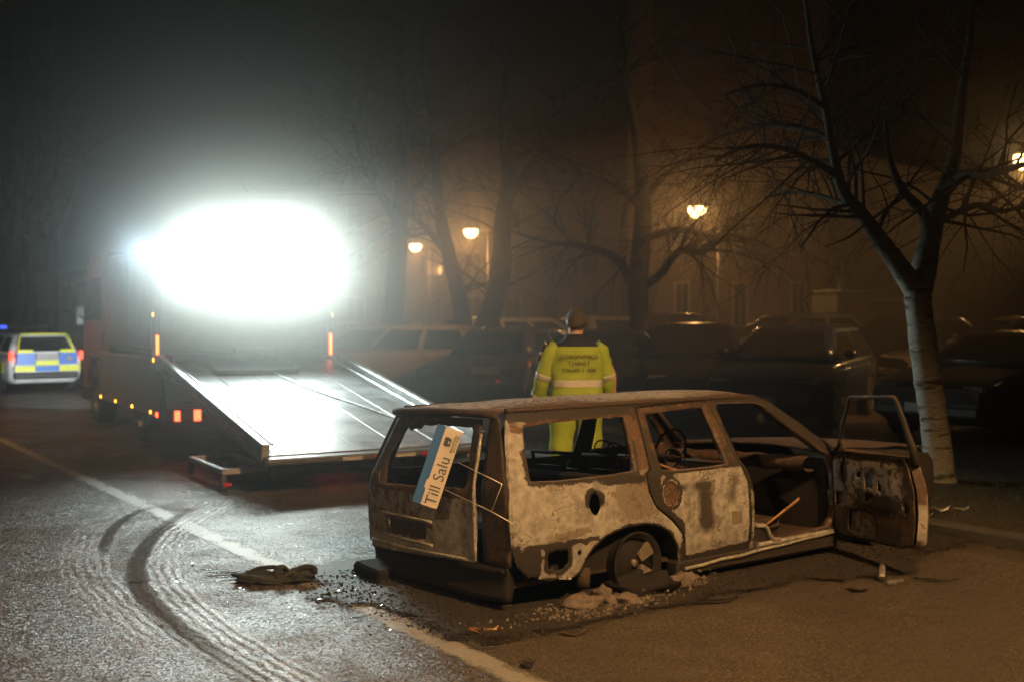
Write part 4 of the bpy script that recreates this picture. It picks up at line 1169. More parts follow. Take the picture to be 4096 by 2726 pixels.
# ------------------------------------------------------------------ cars
def make_car(name, kind, Lc, Wc, Hc, paint, loc, yaw, label, cat='car', group=None, plate=True):
    root = empty(name, loc, yaw); tag(root, label, cat, group)
    w = Wc / 2
    st = [(-.5, .36, .74, .80), (-.49, .28, .88, .90), (-.46, .22, .94, .95), (-.38, .20, .96, .985), (-.2, .18, .955, 1), (.05, .18, .94, 1), (.22, .18, .92, 1), (.30, .18, .88, .995), (.40, .20, .82, .97), (.46, .23, .75, .93), (.49, .30, .68, .87), (.5, .38, .62, .80)]
    if kind == 'van': st = [(a, b, c + (.10 if a < .35 else .12), d) for a, b, c, d in st]
    rings = []
    for a, zb, zt, k in st:
        q = w * k; x = a * Lc
        half = [(0, zb), (q * .80, zb), (q * .965, zb + .10), (q, zb + .30), (q * .995, zt - .12), (q * .95, zt - .03), (q * .86, zt), (0, zt + .025)]
        rings.append([(x, y, z) for y, z in half] + [(x, -y, z) for y, z in half[-2:0:-1]])
    mb = MB(); mb.loft(rings); body = mb.build('body', paint, root)
    g = {'sedan': (-.30, -.17, .24, .07), 'estate': (-.485, -.43, .24, .06), 'hatch': (-.47, -.36, .25, .07), 'suv': (-.485, -.44, .23, .08), 'van': (-.49, -.475, .36, .24)}[kind]
    zb = st[4][2] - .02; xs = [q * Lc for q in g]; wb, wt = w * .90, w * .69
    if kind == 'van': wt = w * .80
    def ring(z, x0, x1, hw, c=.10):
        return [(x0 + c, hw, z), (x1 - c, hw, z), (x1, hw - c * .9, z), (x1, -hw + c * .9, z), (x1 - c, -hw, z), (x0 + c, -hw, z), (x0, -hw + c * .9, z), (x0, hw - c * .9, z)]
    lp = lambda a, b, t: a + (b - a) * t
    zr = Hc - .055
    mb = MB(); mb.loft([ring(zb, xs[0], xs[2], wb), ring(lp(zb, zr, .5), lp(xs[0], xs[1], .48), lp(xs[2], xs[3], .5), lp(wb, wt, .46)), ring(zr, xs[1], xs[3], wt), ring(Hc - .012, xs[1] + .10, xs[3] - .12, wt - .10), ring(Hc, xs[1] + .35, xs[3] - .4, wt - .32)], smooth=True)
    cb = mb.build('cabin', paint, root)
    def side_pt(s, fx, fz, off=.006):
        z = lp(zb, zr, fz); hw = lp(wb, wt, fz); x = lp(lp(xs[0], xs[1], fz) + .1, lp(xs[2], xs[3], fz) - .1, fx)
        return (x, s * (hw + off + .012 * math.sin(fz * PI)), z)
    splits = {'sedan': [(.06, .47), (.53, .96)], 'hatch': [(.04, .46), (.52, .96)], 'estate': [(.03, .30), (.34, .62), (.66, .97)], 'suv': [(.03, .28), (.32, .62), (.66, .97)], 'van': [(.66, .97)]}[kind]
    for s in (-1, 1):
        for a, b in splits:
            mb = MB(); v = []
            for fz in (.14, .5, .90):
                for fx in (a, b): v.append(side_pt(s, fx, fz))
            mb.add(v, [(0, 1, 3, 2), (2, 3, 5, 4)], None, True); mb.build('side_window', MAT['glass'], cb)
    for end, nm in ((0, 'rear_window'), (1, 'windscreen')):
        if kind == 'van' and end == 0: continue
        v = []
        for fz in (.14, .5, .92):
            x = lp(xs[0], xs[1], fz) - .008 if end == 0 else lp(xs[2], xs[3], fz) + .008
            hw = lp(wb, wt, fz) - .13
            x += (-1 if end == 0 else 1) * .012 * math.sin(fz * PI)
            for t in (-1, 0, 1): v.append((x, t * hw, lp(zb, zr, fz)))
        mb = MB(); mb.add(v, [(0, 1, 4, 3), (1, 2, 5, 4), (3, 4, 7, 6), (4, 5, 8, 7)], None, True); mb.build(nm, MAT['glass'], cb)
    for x in (-.285 * Lc, .305 * Lc):
        for s in (-1, 1):
            mb = MB(); mb.lathe([(.0, .0), (.355, .0), (.355, .006)], 22, Matrix.Translation((x, s * (w - .004), .33)) @ Matrix.Rotation(-s * PI / 2, 4, 'X')); mb.build('wheel_arch', MAT['blackplastic'], body)
            t = empty('wheel', (x, s * (w - .085), .315), 0, root); Mx = Matrix.Rotation(-s * PI / 2, 4, 'X')
            mb = MB(); mb.lathe([(.20, -.09), (.30, -.09), (.315, -.06), (.315, .075), (.30, .098), (.21, .10), (.20, .08)], 22, Mx); mb.build('tyre', MAT['rubber'], t)
            mb = MB(); mb.lathe([(0, .085), (.06, .085), (.09, .07), (.17, .075), (.205, .095)], 20, Mx); mb.build('rim', MAT['chrome'], t)
    zf = st[-2][2]
    for s in (-1, 1):
        mb = MB(); mb.box((.478 * Lc, s * w * .66, zf - .03), (.12, .34, .13), .04); mb.build('headlamp', MAT['chrome'], root)
        mb = MB(); mb.box((-.482 * Lc, s * w * .80, .80), (.08, .16, .26 if kind in ('estate', 'suv', 'van') else .14), .03); mb.build('tail_lamp', MAT['reflector'], root)
        mb = MB(); mb.box((.17 * Lc, s * (w + .085), zb + .10), (.10, .17, .12), .04); mb.build('wing_mirror', paint, root)
    mb = MB(); mb.box((.496 * Lc, 0, .40), (.10, Wc * .82, .16), .04); mb.build('front_bumper', MAT['blackplastic'], root)
    mb = MB(); mb.box((-.496 * Lc, 0, .42), (.10, Wc * .84, .18), .04); mb.build('rear_bumper', MAT['blackplastic'], root)
    mb = MB(); mb.box((.493 * Lc, 0, .60), (.04, .70, .10), .02); mb.build('grille', MAT['blackplastic'], root)
    if plate:
        mb = MB(); mb.box((.513 * Lc + .0, 0, .44), (.008, .50, .11), .003); mb.build('number_plate', MAT['plate'], root)
        mb = MB(); mb.box((-.505 * Lc, 0, .70), (.03, .50, .11), .003); mb.build('number_plate', MAT['plate'], root)
    return root

def build_police():
    p = at_z(165, 1568, 0)
    yaw = math.atan2(RU.y, RU.x)
    d = RU
    c = p + d * 2.3
    paint = MAT['white']
    car = make_car('police_car', 'estate', 4.7, 1.84, 1.44, paint, (c.x, c.y, 0), yaw + .06, 'police estate car with blue and yellow checked tail and lit tail lamps', 'police car', plate=False)
    car.scale = (.95, .95, .95)
    X = -2.4
    # light bar on the roof
    mb = MB(); mb.box((.15, 0, 1.56), (.30, 1.20, .10), .03); lb = mb.build('light_bar', MAT['blackplastic'], car)
    mb = MB(); mb.box((.12, .42, 1.57), (.28, .22, .085), .03); mb.build('blue_lens', emit('police_blue_glow', (.05, .12, 1.0), 1.6, False), lb)
    # rear livery: blocks of blue and yellow
    def blk(y0, y1, z0, z1, m, nm='livery_block', off=0.0):
        mb = MB(); x = X - .018 - off
        if z0 > .92: x = X + .10 * 0 - .012
        mb.box((x, (y0 + y1) / 2, (z0 + z1) / 2), (.02, y1 - y0, z1 - z0), .004); return mb.build(nm, MAT[m], car)
    blk(.28, .76, .52, .66, 'yellow', off=.035); blk(-.28, .28, .52, .66, 'blue', off=.035); blk(-.76, -.28, .52, .66, 'yellow', off=.035)
    blk(-.28, .28, .665, .79, 'yellow', off=.03)
    blk(.28, .72, .68, .97, 'blue', off=.02); blk(-.72, -.28, .68, .97, 'blue', off=.02)
    o = blk(-.26, .26, .80, .95, 'plate', 'number_plate', .03)
    mb = MB(); mb.lathe([(.0, .0), (.075, .0), (.075, .012), (.0, .012)], 18, Matrix.Translation((X - .055, -.52, .82)) @ Matrix.Rotation(PI / 2, 4, 'Y')); mb.build('badge', MAT['plate'], car)
    # yellow surround of the rear window
    for s in (-1, 1):
        mb = MB(); mb.tube([(X + .045, s * .66, .99), (X + .14, s * .62, 1.2), (X + .24, s * .54, 1.41)], .04, 6, flat=.4); mb.build('window_surround', MAT['yellow'], car)
        mb = MB(); mb.box((X + .02, s * .50, 1.005), (.03, .36, .09), .006); mb.build('livery_block', MAT['yellow'], car)
        mb = MB(); mb.box((X + .03, s * .83, .90), (.10, .09, .22), .03); mb.build('tail_lamp', MAT['taillamp'], car)
        mb = MB(); mb.box((X + .75, s * .935, .62), (.7, .012, .28), .004); mb.build('livery_block', MAT['yellow'], car)
        mb = MB(); mb.box((X + 1.46, s * .937, .62), (.7, .012, .28), .004); mb.build('livery_block', MAT['blue'], car)
    mb = MB(); mb.tube([(X + .25, y, 1.415) for y in (-.54, 0, .54)], .022, 6); mb.build('window_surround', MAT['yellow'], car)
    return car
build_police()

# ------------------------------------------------------------------ the person in hi-vis clothing
def build_person():
    p = at_y(2305, 1250, 10.7)
    root = empty('person', (p.x, p.y, 0), R(6))
    tag(root, 'person in yellow hi-vis jacket and trousers standing back-turned behind the burnt car', 'person')
    # continuous body by skin modifier
    J = {'pel': ((0, 0, 1.0), .13), 'wst': ((0, 0, 1.18), .125), 'che': ((0, .0, 1.40), .15), 'nkb': ((0, .0, 1.56), .08), 'nk': ((0, .01, 1.63), .06), 'jaw': ((0, .03, 1.70), .072), 'sk': ((0, .015, 1.79), .092), 'cr': ((0, .01, 1.855), .06),
         'hl': ((-.10, 0, .95), .10), 'kl': ((-.13, .03, .52), .068), 'al': ((-.14, 0, .10), .045), 'tl': ((-.155, .17, .04), .04), 'hr': ((.10, 0, .95), .10), 'kr': ((.14, .05, .52), .068), 'ar': ((.15, .03, .10), .045), 'tr': ((.17, .20, .04), .04),
         'sl': ((-.19, 0, 1.53), .075), 'el': ((-.315, .02, 1.27), .05), 'wl': ((-.345, .13, 1.05), .035), 'pl': ((-.345, .165, .97), .035), 'sr': ((.19, 0, 1.53), .075), 'er': ((.33, .0, 1.27), .05), 'wr': ((.345, .10, 1.04), .035), 'pr': ((.345, .13, .96), .035),
         'earl': ((-.09, .01, 1.755), .018), 'earr': ((.09, .01, 1.755), .018), 'nose': ((0, .125, 1.75), .012)}
    E_ = [('pel', 'wst'), ('wst', 'che'), ('che', 'nkb'), ('nkb', 'nk'), ('nk', 'jaw'), ('jaw', 'sk'), ('sk', 'cr'), ('pel', 'hl'), ('hl', 'kl'), ('kl', 'al'), ('al', 'tl'), ('pel', 'hr'), ('hr', 'kr'), ('kr', 'ar'), ('ar', 'tr'), ('che', 'sl'), ('sl', 'el'), ('el', 'wl'), ('wl', 'pl'), ('che', 'sr'), ('sr', 'er'), ('er', 'wr'), ('wr', 'pr'), ('sk', 'earl'), ('sk', 'earr'), ('jaw', 'nose')]
    for s, wn_ in ((-1, 'pl'), (1, 'pr')):
        b = Vector(J[wn_][0])
        for f in range(4):
            o = Vector(((f - 1.5) * .017, .01, -.035)); q = f'{wn_}f{f}'
            ln = (.030, .036, .034, .026)[f]
            J[q + 'a'] = (tuple(b + o), .009); J[q + 'b'] = (tuple(b + o + Vector((0, .012, -ln))), .0085); J[q + 'c'] = (tuple(b + o + Vector((0, .030, -ln * 1.7))), .007)
            E_ += [(wn_, q + 'a'), (q + 'a', q + 'b'), (q + 'b', q + 'c')]
        J[wn_ + 't'] = (tuple(b + Vector((-s * .03, .03, -.01))), .010); J[wn_ + 'u'] = (tuple(b + Vector((-s * .035, .055, -.035))), .008)
        E_ += [(wn_, wn_ + 't'), (wn_ + 't', wn_ + 'u')]
    keys = list(J); me = bpy.data.meshes.new('body'); me.from_pydata([J[k][0] for k in keys], [(keys.index(a), keys.index(b)) for a, b in E_], [])
    bo = bpy.data.objects.new('body', me); COL.objects.link(bo); bo.parent = root; me.materials.append(MAT['skin'])
    md = bo.modifiers.new('skin', 'SKIN'); sv = me.skin_vertices[0].data
    for i, k in enumerate(keys): sv[i].radius = (J[k][1],) * 2; sv[i].use_root = (k == 'pel')
    md.use_smooth_shade = True
    ms = bo.modifiers.new('sub', 'SUBSURF'); ms.levels = 2; ms.render_levels = 2
    # hair cap
    rn0 = random.Random(2)
    rings = []
    for t in np.linspace(0, 1, 9):
        z = 1.71 + .178 * t; r = math.sqrt(max(0.0004, 1 - ((z - 1.765) / .125) ** 2)) if z > 1.765 else 1 - .12 * ((1.765 - z) / .06)
        fr = .06 if z < 1.80 else .10
        rings.append([(.094 * r * math.cos(a), .012 + (.107 if math.sin(a) < 0 else fr) * r * math.sin(a), z) for a in np.linspace(0, 2 * PI, 24, endpoint=False)])
    rings = [[(x + rn0.gauss(0, .0018), y + rn0.gauss(0, .0018), z + rn0.gauss(0, .0012)) for x, y, z in q] for q in rings]
    mb = MB(); mb.loft(rings); mb.build('hair', MAT['hair'], root)
    # jacket: torso and sleeves
    T = [(.93, .245, .165, 0), (1.02, .250, .170, 0), (1.10, .243, .166, 0), (1.17, .236, .160, 0), (1.27, .240, .160, 0), (1.38, .252, .158, 0), (1.47, .252, .148, 0), (1.535, .225, .130, .0), (1.575, .175, .112, .005), (1.605, .115, .098, .01), (1.63, .098, .09, .015), (1.655, .090, .084, .02)]
    rn = random.Random(12)
    def tor(z, off=0.0):
        for i in range(len(T) - 1):
            if T[i][0] <= z <= T[i + 1][0]:
                t = (z - T[i][0]) / (T[i + 1][0] - T[i][0]); q = [T[i][k] + (T[i + 1][k] - T[i][k]) * t for k in range(4)]; break
        else: q = T[-1]
        out = []
        for a in np.linspace(0, 2 * PI, 40, endpoint=False):
            c_, s_ = math.cos(a), math.sin(a); e = .8
            wr = 1 + (.022 * math.sin(a * 3 + z * 17) + .016 * math.sin(a * 7 - z * 31) + .012 * math.sin(a * 11 + z * 57)) * (1 if z < 1.5 else 0)
            out.append(((q[1] + off) * wr * math.copysign(abs(c_) ** e, c_), q[3] + (q[2] + off) * wr * math.copysign(abs(s_) ** e, s_), z))
        return out
    mb = MB(); mb.loft([tor(z) for z in np.linspace(.93, 1.56, 26)], caps=False); jk = mb.build('jacket', MAT['hivis'], root)
    jk['label'] = 'hi-vis yellow jacket with silver bands and dark lettering'
    mb = MB(); mb.loft([tor(z, .004) for z in np.linspace(1.545, 1.655, 10)], caps=False); mb.build('collar_yoke', MAT['navy'], jk)
    for z0, z1 in ((1.185, 1.245), (1.0, 1.05)):
        mb = MB(); mb.loft([tor(z, .005) for z in np.linspace(z0, z1, 4)], caps=False); mb.build('reflective_band', MAT['band'], jk)
    def sleeve(s):
        xo = .0 if s < 0 else -.012
        P = [Vector(q) for q in ((s * .165, 0, 1.525), (s * .212, 0, 1.495), (s * (.250 + xo), .0, 1.41), (s * (.285 + xo), .005, 1.30), (s * (.308 + xo), .03, 1.22), (s * (.325 + xo), .09, 1.11), (s * (.330 + xo), .135, 1.03))]
        rs = [.082, .088, .084, .077, .075, .066, .058]
        def at(t):
            f = t * (len(P) - 1); i = min(int(f), len(P) - 2); u = f - i; return P[i].lerp(P[i + 1], u), rs[i] + (rs[i + 1] - rs[i]) * u
        def tube_(t0, t1, off, name, m, parent, n=18):
            mb = MB(); pts = []; rr = []
            for t in np.linspace(t0, t1, n):
                c_, r_ = at(t); pts.append(c_); rr.append(r_ + off + .005 * math.sin(t * 40) + .004 * math.sin(t * 71 + s))
            mb.tube(pts, rr, 18); return mb.build(name, m, parent)
        sl = tube_(0, 1, 0, 'sleeve', MAT['hivis'], jk)
        tube_(.50, .60, .005, 'reflective_band', MAT['band'], sl, 5); tube_(.82, .90, .005, 'reflective_band', MAT['band'], sl, 5)
        # navy shoulder stripe with white flashes along the outer sleeve
        if s > 0: return
        mb = MB(); pts = []
        for t in np.linspace(.08, .42, 8):
            c_, r_ = at(t); pts.append(c_ + Vector((s * .72, 0, .69)).normalized() * (r_ + .002))
        mb.tube(pts, .026, 8, flat=.5); st_ = mb.build('shoulder_stripe', MAT['navy'], sl)
        for t in (.12, .30):
            c_, r_ = at(t); q = c_ + Vector((s * .72, 0, .69)).normalized() * (r_ + .012)
            c2, r2 = at(t + .05); q2 = c2 + Vector((s * .72, 0, .69)).normalized() * (r2 + .012)
            mb = MB(); mb.tube([q, q2], .022, 8, flat=.6); mb.build('white_flash', MAT['band'], st_)
    sleeve(-1); sleeve(1)
    # lettering across the back
    for txt, z, sz in (('BÄRGNINGS', 1.455, .056), ('TJÄNST', 1.395, .056), ('020-00 1 100', 1.335, .052)):
        y = tor(z, .0)[30][1] - .006
        text('lettering', txt, sz, MAT['print'], jk, Matrix.Translation((0.0, y - .004, z)) @ Matrix.Rotation(PI / 2, 4, 'X'), extrude=.004, sx=1.12)
    # trousers
    def leg(s, hip, knee, ank):
        mb = MB(); pts = [Vector(hip) + Vector((0, 0, .06)), Vector(hip), Vector(hip).lerp(Vector(knee), .5), Vector(knee), Vector(knee).lerp(Vector(ank), .5), Vector(ank)]
        n = 22; P = []; rr = []
        base = [.13, .128, .112, .098, .092, .088]
        for t in np.linspace(0, 1, n):
            f = t * 5; i = min(int(f), 4); u = f - i; P.append(pts[i].lerp(pts[i + 1], u)); rr.append(base[i] + (base[i + 1] - base[i]) * u + .006 * math.sin(t * 30 + s))
        mb.tube(P, rr, 18); o = mb.build('trouser_leg', MAT['hivis'], root)
        for t in (.62, .72):
            k = int(t * (n - 1)); mb = MB(); mb.tube([P[k], P[k + 1]], [rr[k] + .005, rr[k + 1] + .005], 18); mb.build('reflective_band', MAT['band'], o)
        mb = MB(); a = Vector(ank)
        mb.tube([a + Vector((0, -.03, .10)), a + Vector((0, -.02, .0)), a + Vector((0, .03, -.055)), a + Vector((0.0, .16, -.065)), a + Vector((0, .20, -.075))], [.062, .06, .055, .048, .03], 12); mb.build('boot', MAT['blackplastic'], root)
    leg(-1, (-.115, 0, .93), (-.145, .02, .52), (-.15, 0, .115)); leg(1, (.115, 0, .93), (.15, .04, .52), (.16, .03, .115))
build_person()
# ------------------------------------------------------------------ parked cars
PAINT = {}
def paint(nm, c, r=.3):
    if nm not in PAINT: PAINT[nm] = simple(nm + '_car_paint', c, r, 0, .08, 2, 0, None, .6)
    return PAINT[nm]

def build_parked():
    G = 'cars standing in the car park'
    black = paint('black', (.012, .012, .014)); navy = paint('dark_blue', (.012, .018, .04)); beige = paint('beige', (.42, .36, .27)); silver = paint('silver', (.36, .36, .36)); white = paint('cream_white', (.55, .53, .48)); grey = paint('dark_grey', (.05, .05, .055))
    L_ = [  # px of the middle, distance, kind, L, W, H, paint, heading in degrees, label
        (2775, 19.5, 'suv', 4.5, 1.80, 1.46, black, -97, 'black car facing the road beside the lit trunk, bonnet glinting'),
        (3190, 18.0, 'hatch', 4.2, 1.74, 1.44, navy, -118, 'dark blue hatchback parked behind the burnt car bonnet with a pale number plate'),
        (2105, 21.5, 'hatch', 4.1, 1.70, 1.40, grey, 70, 'dark grey hatchback parked tail-on between the forked tree and the person'),
        (1480, 23.5, 'estate', 4.8, 1.80, 1.46, beige, 172, 'long beige estate car parked side-on behind the truck deck'),
        (2115, 28.0, 'suv', 4.5, 1.80, 1.47, white, 35, 'cream white car in the rear row catching the lamp light'),
        (2430, 27.5, 'hatch', 4.2, 1.72, 1.47, beige, -70, 'beige hatchback in the rear row right behind the person'),
        (2760, 30.0, 'estate', 4.6, 1.76, 1.47, silver, -20, 'silver estate car in the rear row behind the black car'),
        (3150, 27.0, 'hatch', 4.2, 1.74, 1.47, silver, -150, 'silver hatchback in the rear row with lit windscreen pillar'),
        (4080, 21.5, 'estate', 4.7, 1.78, 1.44, white, 180, 'cream estate car at the far side of the birch with a lit roof'),
        (4060, 16.0, 'sedan', 4.5, 1.76, 1.36, black, -140, 'black saloon nearest the birch trunk'),
        (1760, 28.5, 'sedan', 4.5, 1.76, 1.42, silver, 20, 'silver saloon in the rear row between the hazy tree trunks'),
        (3560, 25.0, 'hatch', 4.1, 1.72, 1.40, grey, 160, 'dark grey hatchback in front of the low shed'),
        (1420, 30.0, 'sedan', 4.5, 1.76, 1.42, white, 10, 'cream saloon farthest back beyond the truck'),
        (2440, 20.0, 'hatch', 4.1, 1.70, 1.36, black, -80, 'black hatchback between the person and the lit trunk'),
    ]
    for px, Y, kind, l, w, h, pt, hd, lab in L_:
        p = at_y(px, 1300, Y)
        make_car('parked_car', kind, l, w, h, pt, (p.x, p.y, zpark(RN.x * p.x + RN.y * p.y) + .012), R(hd), lab, 'car', G)
build_parked()

# ------------------------------------------------------------------ trees
def grow_twigs(mb, p, d, ln, r, depth, rnd, droop, count):
    if count[0] <= 0: return
    n = 4; pts = [p]; q = Vector(p); dd = Vector(d).normalized()
    for i in range(n):
        dd = (dd + Vector((rnd.gauss(0, .16), rnd.gauss(0, .16), rnd.gauss(0, .12) + droop))).normalized()
        q = q + dd * ln / n; pts.append(Vector(q))
    rr = [r * (1 - .75 * i / n) for i in range(n + 1)]
    mb.tube(pts, rr, 3 if r < .012 else 5, caps=False); count[0] -= 1
    if depth <= 0: return
    k = rnd.randint(3, 5)
    for j in range(k):
        i = rnd.randint(1, n); a = rnd.uniform(0, 2 * PI)
        t = (pts[min(i, n)] - pts[i - 1]).normalized(); s = t.orthogonal(); s.rotate(Matrix.Rotation(a, 3, t))
        nd = (t * rnd.uniform(.5, 1.0) + s * rnd.uniform(.5, .9)).normalized()
        grow_twigs(mb, pts[i], nd, ln * rnd.uniform(.5, .75), max(.0025, rr[i] * .6), depth - 1, rnd, droop, count)

def catmull(P, m=5):
    out = []
    for i in range(len(P) - 1):
        p0 = P[max(i - 1, 0)]; p1 = P[i]; p2 = P[i + 1]; p3 = P[min(i + 2, len(P) - 1)]
        for k in range(m):
            t = k / m; out.append(.5 * ((2 * p1) + (p2 - p0) * t + (2 * p0 - 5 * p1 + 4 * p2 - p3) * t * t + (3 * p1 - p0 - 3 * p2 + p3) * t ** 3))
    out.append(P[-1]); return out

def tree(name, label, Y, trunk, limbs, seed, bark, twig, zb, twigs=1200, tl=1.6, droop=-.02, group=None, lbark=None):
    """trunk / limbs: [(px, py, width_px, depth offset)]"""
    rnd = random.Random(seed); k = Y / FPX
    b = at_y(trunk[0][0], trunk[0][1], Y)
    root = empty(name, (b.x, b.y, zb)); tag(root, label, 'tree', group)
    O3 = Vector((b.x, b.y, zb))
    def conv(path):
        P = [at_y(q[0], q[1], Y + (q[3] if len(q) > 3 else 0)) - O3 for q in path]; Rr = [q[2] * k / 2 for q in path]
        C = catmull(P); rs = []
        for i in range(len(C)):
            f = i / 5; j = min(int(f), len(Rr) - 2); u = f - j; rs.append(max(.004, (Rr[j] + (Rr[j + 1] - Rr[j]) * u) * (1 + rnd.uniform(-.05, .05))))
        return C, rs
    mb = MB(); C, rs = conv(trunk)
    C[0].z = min(C[0].z, -.05); rs[0] *= 1.35; rs[1] *= 1.15
    mb.tube(C, rs, 14); mb.build('trunk', bark, root)
    cr = MB(); spots = []
    for lb in limbs:
        C2, r2 = conv(lb)
        cr.tube(C2, r2, 8, caps=False); n = len(C2)
        for i in range(n // 4, n): spots.append((C2[i], (C2[min(i + 1, n - 1)] - C2[max(i - 1, 0)]).normalized(), r2[i]))
    co = cr.build('limbs', lbark or bark, root)
    tw = MB(); cnt = [twigs]
    while cnt[0] > 0 and spots:
        p, t, r = rnd.choice(spots); s = t.orthogonal(); s.rotate(Matrix.Rotation(rnd.uniform(0, 2 * PI), 3, t))
        d = (t * rnd.uniform(.2, 1) + s * rnd.uniform(.4, 1)).normalized()
        grow_twigs(tw, p, d, tl * rnd.uniform(.5, 1.1), max(.004, min(r * .45, .022)), 2, rnd, droop, cnt)
    tw.build('crown', twig, root)
    return root

def build_trees():
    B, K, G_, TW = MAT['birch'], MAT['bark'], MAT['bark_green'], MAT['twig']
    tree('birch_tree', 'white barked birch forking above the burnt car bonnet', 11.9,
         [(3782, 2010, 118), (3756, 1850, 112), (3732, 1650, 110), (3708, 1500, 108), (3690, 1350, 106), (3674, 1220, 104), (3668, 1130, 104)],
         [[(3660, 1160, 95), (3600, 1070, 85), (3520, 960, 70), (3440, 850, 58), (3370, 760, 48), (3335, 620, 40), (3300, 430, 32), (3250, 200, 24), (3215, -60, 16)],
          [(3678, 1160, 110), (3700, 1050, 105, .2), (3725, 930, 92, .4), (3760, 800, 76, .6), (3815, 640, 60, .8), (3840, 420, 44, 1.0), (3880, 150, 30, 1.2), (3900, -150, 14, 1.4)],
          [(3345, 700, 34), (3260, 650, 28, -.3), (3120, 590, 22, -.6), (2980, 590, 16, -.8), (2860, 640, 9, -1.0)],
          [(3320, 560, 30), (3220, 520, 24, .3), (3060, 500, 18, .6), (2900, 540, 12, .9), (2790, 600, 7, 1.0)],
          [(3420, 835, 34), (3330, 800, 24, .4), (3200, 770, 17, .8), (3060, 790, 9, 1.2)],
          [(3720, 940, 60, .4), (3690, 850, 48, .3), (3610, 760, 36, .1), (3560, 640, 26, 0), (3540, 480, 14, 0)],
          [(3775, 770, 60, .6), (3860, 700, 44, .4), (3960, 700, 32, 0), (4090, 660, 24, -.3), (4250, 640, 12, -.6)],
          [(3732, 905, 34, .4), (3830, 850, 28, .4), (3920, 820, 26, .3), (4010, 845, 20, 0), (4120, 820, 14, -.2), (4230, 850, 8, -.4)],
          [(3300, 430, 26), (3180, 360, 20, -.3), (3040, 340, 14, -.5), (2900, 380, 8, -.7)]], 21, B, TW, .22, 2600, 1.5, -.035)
    tree('roadside_tree', 'dark trunked tree with crooked low branches in front of the lit wall', 21.0,
         [(2560, 1590, 105), (2566, 1450, 92), (2562, 1300, 84), (2552, 1180, 84), (2556, 1080, 80), (2566, 960, 74), (2572, 820, 64), (2560, 650, 50)],
         [[(2560, 680, 50), (2540, 500, 40, .3), (2500, 300, 28, .5), (2480, 60, 16, .6)],
          [(2580, 1140, 36), (2640, 1100, 34, -.2), (2690, 1030, 32, -.4), (2740, 995, 30, -.5), (2800, 1010, 27, -.6), (2840, 985, 24, -.7), (2900, 960, 18, -.8), (2990, 970, 10, -.8)],
          [(2580, 960, 34), (2650, 930, 30, .3), (2740, 920, 27, .5), (2850, 945, 23, .7), (2960, 945, 15, .8), (3080, 985, 8, .9)],
          [(2545, 1160, 50), (2500, 1080, 42, .2), (2440, 1020, 34, .5), (2330, 985, 26, .8), (2200, 970, 18, 1.0), (2060, 930, 10, 1.2)],
          [(2565, 830, 40), (2470, 740, 32, -.2), (2360, 690, 22, -.4), (2230, 690, 12, -.5)],
          [(2570, 800, 36), (2660, 700, 28, .2), (2760, 640, 20, .4), (2880, 620, 10, .6)]], 31, K, TW, .20, 1500, 1.7, -.03)
    tree('forked_tree', 'dark tree forked low into two leaning trunks behind the truck', 24.0,
         [(1905, 1560, 150), (1905, 1480, 130), (1908, 1420, 120), (1915, 1380, 110)],
         [[(1890, 1400, 80), (1862, 1330, 72), (1840, 1220, 66), (1820, 1110, 62), (1790, 1000, 56, .3), (1760, 860, 48, .5), (1740, 640, 36, .8), (1700, 380, 22, 1), (1690, 120, 10, 1.2)],
          [(1925, 1400, 100), (1945, 1300, 92), (1985, 1180, 84), (2005, 1060, 78, -.2), (2010, 900, 66, -.4), (2030, 700, 52, -.6), (2010, 450, 34, -.8), (2040, 150, 14, -1)],
          [(2015, 820, 40, -.4), (2100, 700, 30, 0), (2180, 560, 20, .3), (2230, 380, 10, .4)],
          [(1800, 1030, 36, .3), (1720, 930, 28, .2), (1640, 860, 18, 0), (1560, 840, 9, -.2)]], 41, K, TW, .18, 1100, 1.9, -.02)
    tree('hazy_tree', 'single straight dark trunk just beside the truck glare', 25.0,
         [(1555, 1590, 110), (1565, 1480, 90), (1572, 1330, 84), (1580, 1180, 80), (1590, 1020, 74), (1600, 860, 64), (1605, 680, 50)],
         [[(1604, 700, 48), (1620, 520, 38, .4), (1600, 320, 26, .6), (1610, 80, 12, .8)], [(1595, 900, 34), (1520, 780, 26, .3), (1450, 640, 18, .5), (1400, 460, 8, .6)], [(1598, 820, 34), (1690, 720, 24, -.3), (1760, 600, 14, -.5)]], 51, K, TW, .16, 700, 1.9, -.02)
    tree('pollarded_tree', 'small pale green pollarded tree behind the low shed', 38.0,
         [(3372, 1330, 46), (3370, 1240, 34), (3368, 1170, 32), (3366, 1130, 32)],
         [[(3366, 1135, 28), (3350, 1090, 22), (3335, 1060, 18), (3330, 1030, 9)], [(3368, 1135, 28), (3392, 1085, 24), (3425, 1040, 18), (3445, 1000, 9)], [(3366, 1140, 24), (3372, 1080, 18, .2), (3380, 1030, 9, .3)]], 61, G_, TW, .30, 60, .8, .02, lbark=G_)
